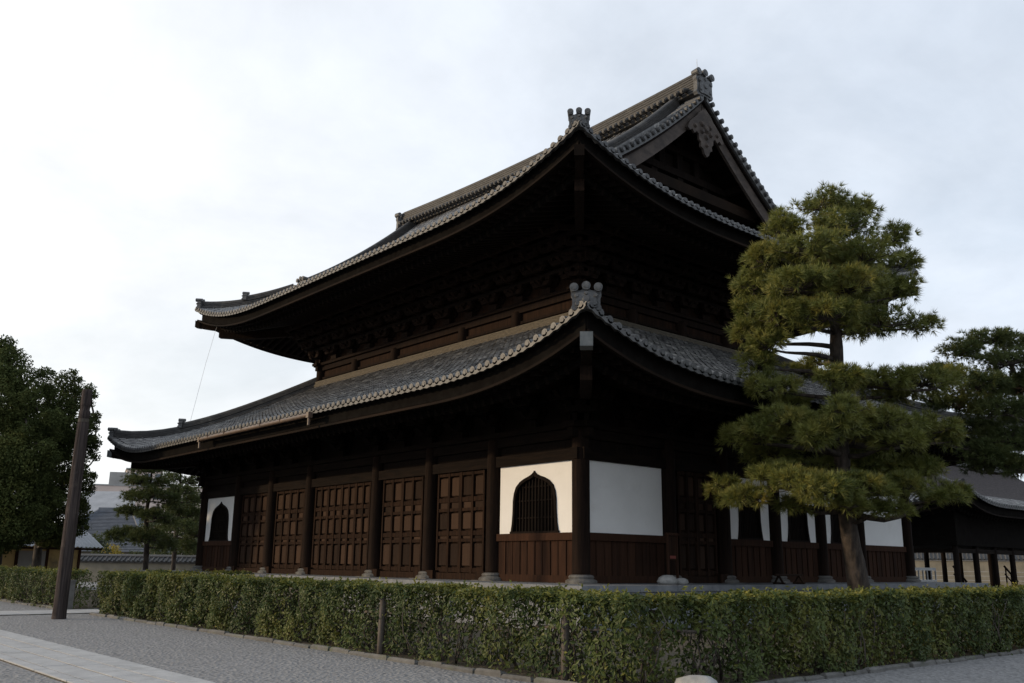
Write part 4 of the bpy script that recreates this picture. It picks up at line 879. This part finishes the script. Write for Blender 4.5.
# grey tiled house and pale roof behind it
def hip_house(name, label, px0, D0_, px1, D1_, depth, hw, hr, wallm, roofm, ov=.8, inset=.35, rowp=.3):
    a, d, n, L = frame(px0, D0_, px1, D1_); root = empty(name, a+d*L/2+n*depth/2, label, 'house'); w = Wl(a, d, n); m = MB(); w.box(m, 0, L, -depth, 0, -.2, hw); m.build('wall', wallm, root)
    A = [(-ov, ov), (L+ov, ov), (L+ov, -depth-ov), (-ov, -depth-ov)]; i_ = L*inset; Rg = [(i_, -depth/2), (L-i_, -depth/2)]; m = MB()
    pe = [w.P(u, q, hw-.1) for u, q in A]; pr = [w.P(u, q, hr) for u, q in Rg]; dn = [p+np.array([0, 0, -.18]) for p in pe]
    m.add(np.array(pe+pr+dn), [(0, 1, 5, 4), (1, 2, 5), (2, 3, 4, 5), (3, 0, 4), (0, 6, 7, 1), (1, 7, 8, 2), (2, 8, 9, 3), (3, 9, 6, 0), (6, 9, 8, 7)])
    for k_ in np.arange(.02, 1, rowp/8.):                    # courses of the front and right slopes
        p0, p1 = pe[0]+(pr[0]-pe[0])*k_, pe[1]+(pr[1]-pe[1])*k_; m.beam(p0+np.array([0, 0, .01]), p1+np.array([0, 0, .01]), .22, .03)
        p0, p1 = p1, pe[2]+(pr[1]-pe[2])*k_; m.beam(p0+np.array([0, 0, .01]), p1+np.array([0, 0, .01]), .22, .03)
    m.beam(pr[0]+np.array([0, 0, .1]), pr[1]+np.array([0, 0, .1]), .5, .45)
    for a_, b_ in ((0, 0), (1, 1), (2, 1), (3, 0)): m.beam(pe[a_], pr[b_]+np.array([0, 0, .05]), .35, .3)
    m.build('roof', roofm, root); return root
hip_house('tiled_house', 'grey tiled house roof seen left of the dark pine, behind the garden wall', 40, 88, 139, 88, 9, 2.6, 6.4, M['ochre_pale'], M['greyroof'], 1., .32)
rt, w, L = building('sheet_roof_shed', 'shed with a pale blue grey sheet roof above the tiled house', 62, 104, 122, 104, 9, 6.4, M['concrete'])
m = MB(); w.prism(m, [(0-.6, 6.4), (L+.9, 6.4), (L-1., 9.0), (-.6, 9.0)], -.1, .0); m2 = MB(); v = [w.P(-.8, .5, 6.3), w.P(L+.9, .5, 6.3), w.P(L-1.2, -4.5, 9.4), w.P(-.8, -4.5, 9.4)]; m2.prism(v, (0, 0, .15)); m2.build('sheet_roof', M['metalroof'], rt)
m = MB(); w.box(m, L-1.9, L-1.4, -4.7, -4.2, 9.2, 10.); m.build('vent', M['concrete'], rt)
# town blocks far behind
rt, w, L = building('apartment_block', 'distant pale pink apartment block behind the left pines', 80, 170, 235, 176, 14, 15.2, M['pink'], [(u, u+1.6, z, z+1.5) for u in np.arange(8.5, 25, 2.9) for z in (4., 7., 10., 12.8)])
m = MB(); w.box(m, 3., 6.1, -6, -1.2, 15.2, 17.9); m.build('roof_hut', M['concrete'], rt)
m = MB(); w.box(m, -.1, L+.1, -14.1, .12, 15.2, 15.45); m.build('parapet', M['white'], rt)
rt, w, L = building('apartment_block', 'distant taller pale tower with balconies, just under the left eave tip', 116, 200, 153, 203, 12, 21.2, M['pink'], [(u, u+1.5, z, z+1.5) for u in (1., 3.6, 6.) for z in (10., 13., 16., 19.)])
m = MB()
for z in (9.4, 12.4, 15.4, 18.4): w.box(m, .4, L-.4, 0, .9, z, z+.9)
m.build('balconies', M['white'], rt); m = MB(); w.box(m, -.2, L+.2, -12.2, .2, 21.2, 21.5); m.build('parapet', M['white'], rt)
# low shrubs in front of the garden wall
for i_, (px, py, r_, D, mt, lab) in enumerate(((112, 549, 9, 76, 'leaf_y', 'small shrub with yellow leaves beyond the garden wall'), (98, 540, 12, 70, 'shrub', 'green shrub between the hut roof and the yellow shrub'), (190, 545, 20, 68, 'shrub', 'broad green shrub below the slender pine at the hall end'), (160, 553, 14, 69, 'shrub', 'green shrub behind the trunk of the bushy dark pine'), (136, 556, 10, 72, 'shrub', 'low green shrub between the yellow shrub and the dark pine'))):
    c = dep(px, py, D); r = r_*D/F; crown_tree('garden_shrub', lab, (c[0], c[1]), c[2], [(c, r*.75), (c+np.array([r*.5, .2, -.3*r]), r*.6), (c+np.array([-r*.4, -.3, -.35*r]), r*.6), (c+np.array([.1, .3, -.9*r]), r*.8)], M[mt], 480, .2, .08, 'shrub')

for px, lab, sp in ((184, 'hazy green tree behind the two left pines, against the pale block', [(180, 505, 15, 0), (194, 498, 14, 1), (186, 522, 18, 0), (198, 518, 14, 0), (172, 530, 15, -1), (190, 540, 18, -1)]), (152, 'low hazy tree behind the trunk of the bushy dark pine', [(150, 528, 14, 0), (162, 522, 14, 1), (140, 538, 12, 0), (156, 542, 15, -1)])):
    crown_tree('background_tree', lab, dep(px, 570, 80), 5, clumps_px(sp, 80), M['shrub'], 420, .22, .18)
# ================================================================== BACKGROUND, RIGHT: open gallery, earthen wall
GD = 46.
cn = dep(966, 486, GD)                        # near roof corner of the gallery
ga = empty('open_gallery', (cn[0]-4, cn[1]+9, 0), 'open timber gallery with a curved roof behind the pines at the right', 'pavilion')
gr = Roof(cn[0]-9., cn[0], cn[1], cn[1]+22., cn[2]-.75, .42, .045, .85, 5.0, 4.5)
for f in ('right', 'front'):
    L_ = gr.F[f][3]
    for fn in (lambda a, L_=L_: min(1.1, a, L_-a),): tile_face(gr, f, fn, parent=ga)
    m = MB(); A_ = np.unique(np.concatenate([np.linspace(0, 5, 12), np.linspace(5, L_-5, 4), np.linspace(L_-5, L_, 12)])); Q_ = np.linspace(.9, 4.5, 8); v = np.array([gr.P(f, np.clip(A_, q_, L_-q_), q_, .07+.0*q_) for q_ in Q_]); wd = len(A_)
    i_, j_ = np.meshgrid(np.arange(7), np.arange(wd-1), indexing='ij'); m.add(v.reshape(-1, 3), np.stack([i_*wd+j_, i_*wd+j_+1, (i_+1)*wd+j_+1, (i_+1)*wd+j_], -1).reshape(-1, 4)); m.build('shingled_slope', M['brownroof'], ga)
    z_ = under_eave(gr, f, 1.6, ga, .4, M['wood_h'])
for f in ('left', 'back'):
    L_ = gr.F[f][3]; m = MB(); A_ = np.linspace(0, L_, 14); Q_ = np.linspace(0, 4.5, 6); v = np.array([gr.P(f, np.clip(A_, q_, L_-q_), q_) for q_ in Q_]); wd = len(A_); i_, j_ = np.meshgrid(np.arange(5), np.arange(wd-1), indexing='ij'); m.add(v.reshape(-1, 3), np.stack([i_*wd+j_, i_*wd+j_+1, (i_+1)*wd+j_+1, (i_+1)*wd+j_], -1).reshape(-1, 4)); m.build('shingled_slope', M['brownroof'], ga)
m = MB(); m.sweep(hip_path(gr, 'fr', .2, 4.4, 0), ridge_section(.26, .32, 3, .08)); m.build('hip_ridge', M['ridge_tile'], ga)
m = MB(); zr = float(gr.z('right', 10, 4.5)); m.sweep(np.array([(cn[0]-4.5, cn[1]+4.5+t, zr) for t in np.linspace(0, 13, 5)]), ridge_section(.5, .7, 5, .1)); m.build('main_ridge', M['ridge_tile'], ga)
ZH = dep(985, 546, GD+2)[2]+.25
m = MB(); x0, x1, y0, y1 = gr.r; m.box(x0+1.3, x1-1.3, y0+1.3, y1-1.3, ZH-.25, cn[2]-.62); m.box(x0+1.0, x1-1.0, y0+1.0, y1-1.0, ZH-.9, ZH-.66) if False else None
m.build('ceiling_frame', M['dark'], ga)
gc = MB(); gc.lathe((0, 0, 0), [(.15, -.02), (.15, .8), (.145, ZH-.2)], 12); gcm = gc.mesh('column', M['wood'], True)
for yy in np.arange(y0+1.5, y1-1., 2.35): inst('column', gcm, ga, (x1-1.5, yy, 0)); inst('column', gcm, ga, (x0+1.5, yy, 0))
for xx in np.arange(x1-1.5-2.35, x0+2.5, -2.35): inst('column', gcm, ga, (xx, y0+1.5, 0))
m = MB(); m.box(x1-1.58, x1-1.42, y0+1.5, y1-1.5, ZH-.62, ZH-.40); m.box(x0+1.4, x1-1.4, y0+1.42, y0+1.58, ZH-.623, ZH-.403); m.build('tie_beam', M['wood_h'], ga)
m = MB(); m.box(x0+1, x1-1, y0+1, y1-1, -.1, .55); m.build('stone_floor', M['stone'], ga)
tiled_wall('earthen_wall', 'ochre earthen wall with white stripes and tile coping behind the open gallery', 905, 84, 1120, 78, 2.42, M['ochre_pale'], 3, .55)
for px, lab in ((918, 'dark tree behind the white railing, right of the hall end'), (962, 'dark tree showing between the two left gallery columns'), (1012, 'dark tree showing between the right gallery columns')):
    crown_tree('background_tree', lab, dep(px, 570, 90), 5, clumps_px([(px-16, 546, 15, 0), (px+2, 538, 18, 1), (px+20, 546, 15, 0), (px-8, 525, 16, 0), (px+14, 524, 16, 1), (px, 552, 16, -1)], 90), M['leaf'], 420, .28, .2)
# diagonal handrails of the gallery steps
for px, lab in ((953, 'dark stair handrail beside the leftmost gallery column'), (1004, 'dark stair handrail between the two right gallery columns')):
    a_ = dep(px, 566, GD+8); b_ = dep(px+14, 582, GD+8); m = MB(); m.beam(a_, b_, .07, .09)
    for t_ in (.1, .5, .9): p_ = a_+(b_-a_)*t_; m.beam((p_[0], p_[1], 0), p_, .06, .06)
    m.beam(a_-np.array([0, 0, .45]), b_-np.array([0, 0, .45]), .05, .06); c_ = (a_+b_)/2
    tag(m.build('stair_handrail', M['wood'], None, False, (c_[0], c_[1], 0)), lab, 'handrail', 'handrails of the gallery steps')
# white railing between hall and gallery
a_ = dep(914, 569, 40); b_ = dep(935, 569, 41); a_[2] = b_[2] = (a_[2]+b_[2])/2; rl = empty('white_railing', ((a_+b_)/2)*np.array([1, 1, 0]), 'pale low railing between the end of the hall and the gallery', 'railing')
m = MB(); m.beam(a_, b_, .08, .12); m.beam(a_-np.array([0, 0, .5]), b_-np.array([0, 0, .5]), .06, .08); m.build('rail', M['white'], rl)
for t_ in np.linspace(0, 1, 6): p_ = a_+(b_-a_)*t_; m = MB(); m.beam((p_[0], p_[1], 0), p_-np.array([0, 0, .06]), .05, .05); m.build('baluster', M['white'], rl)
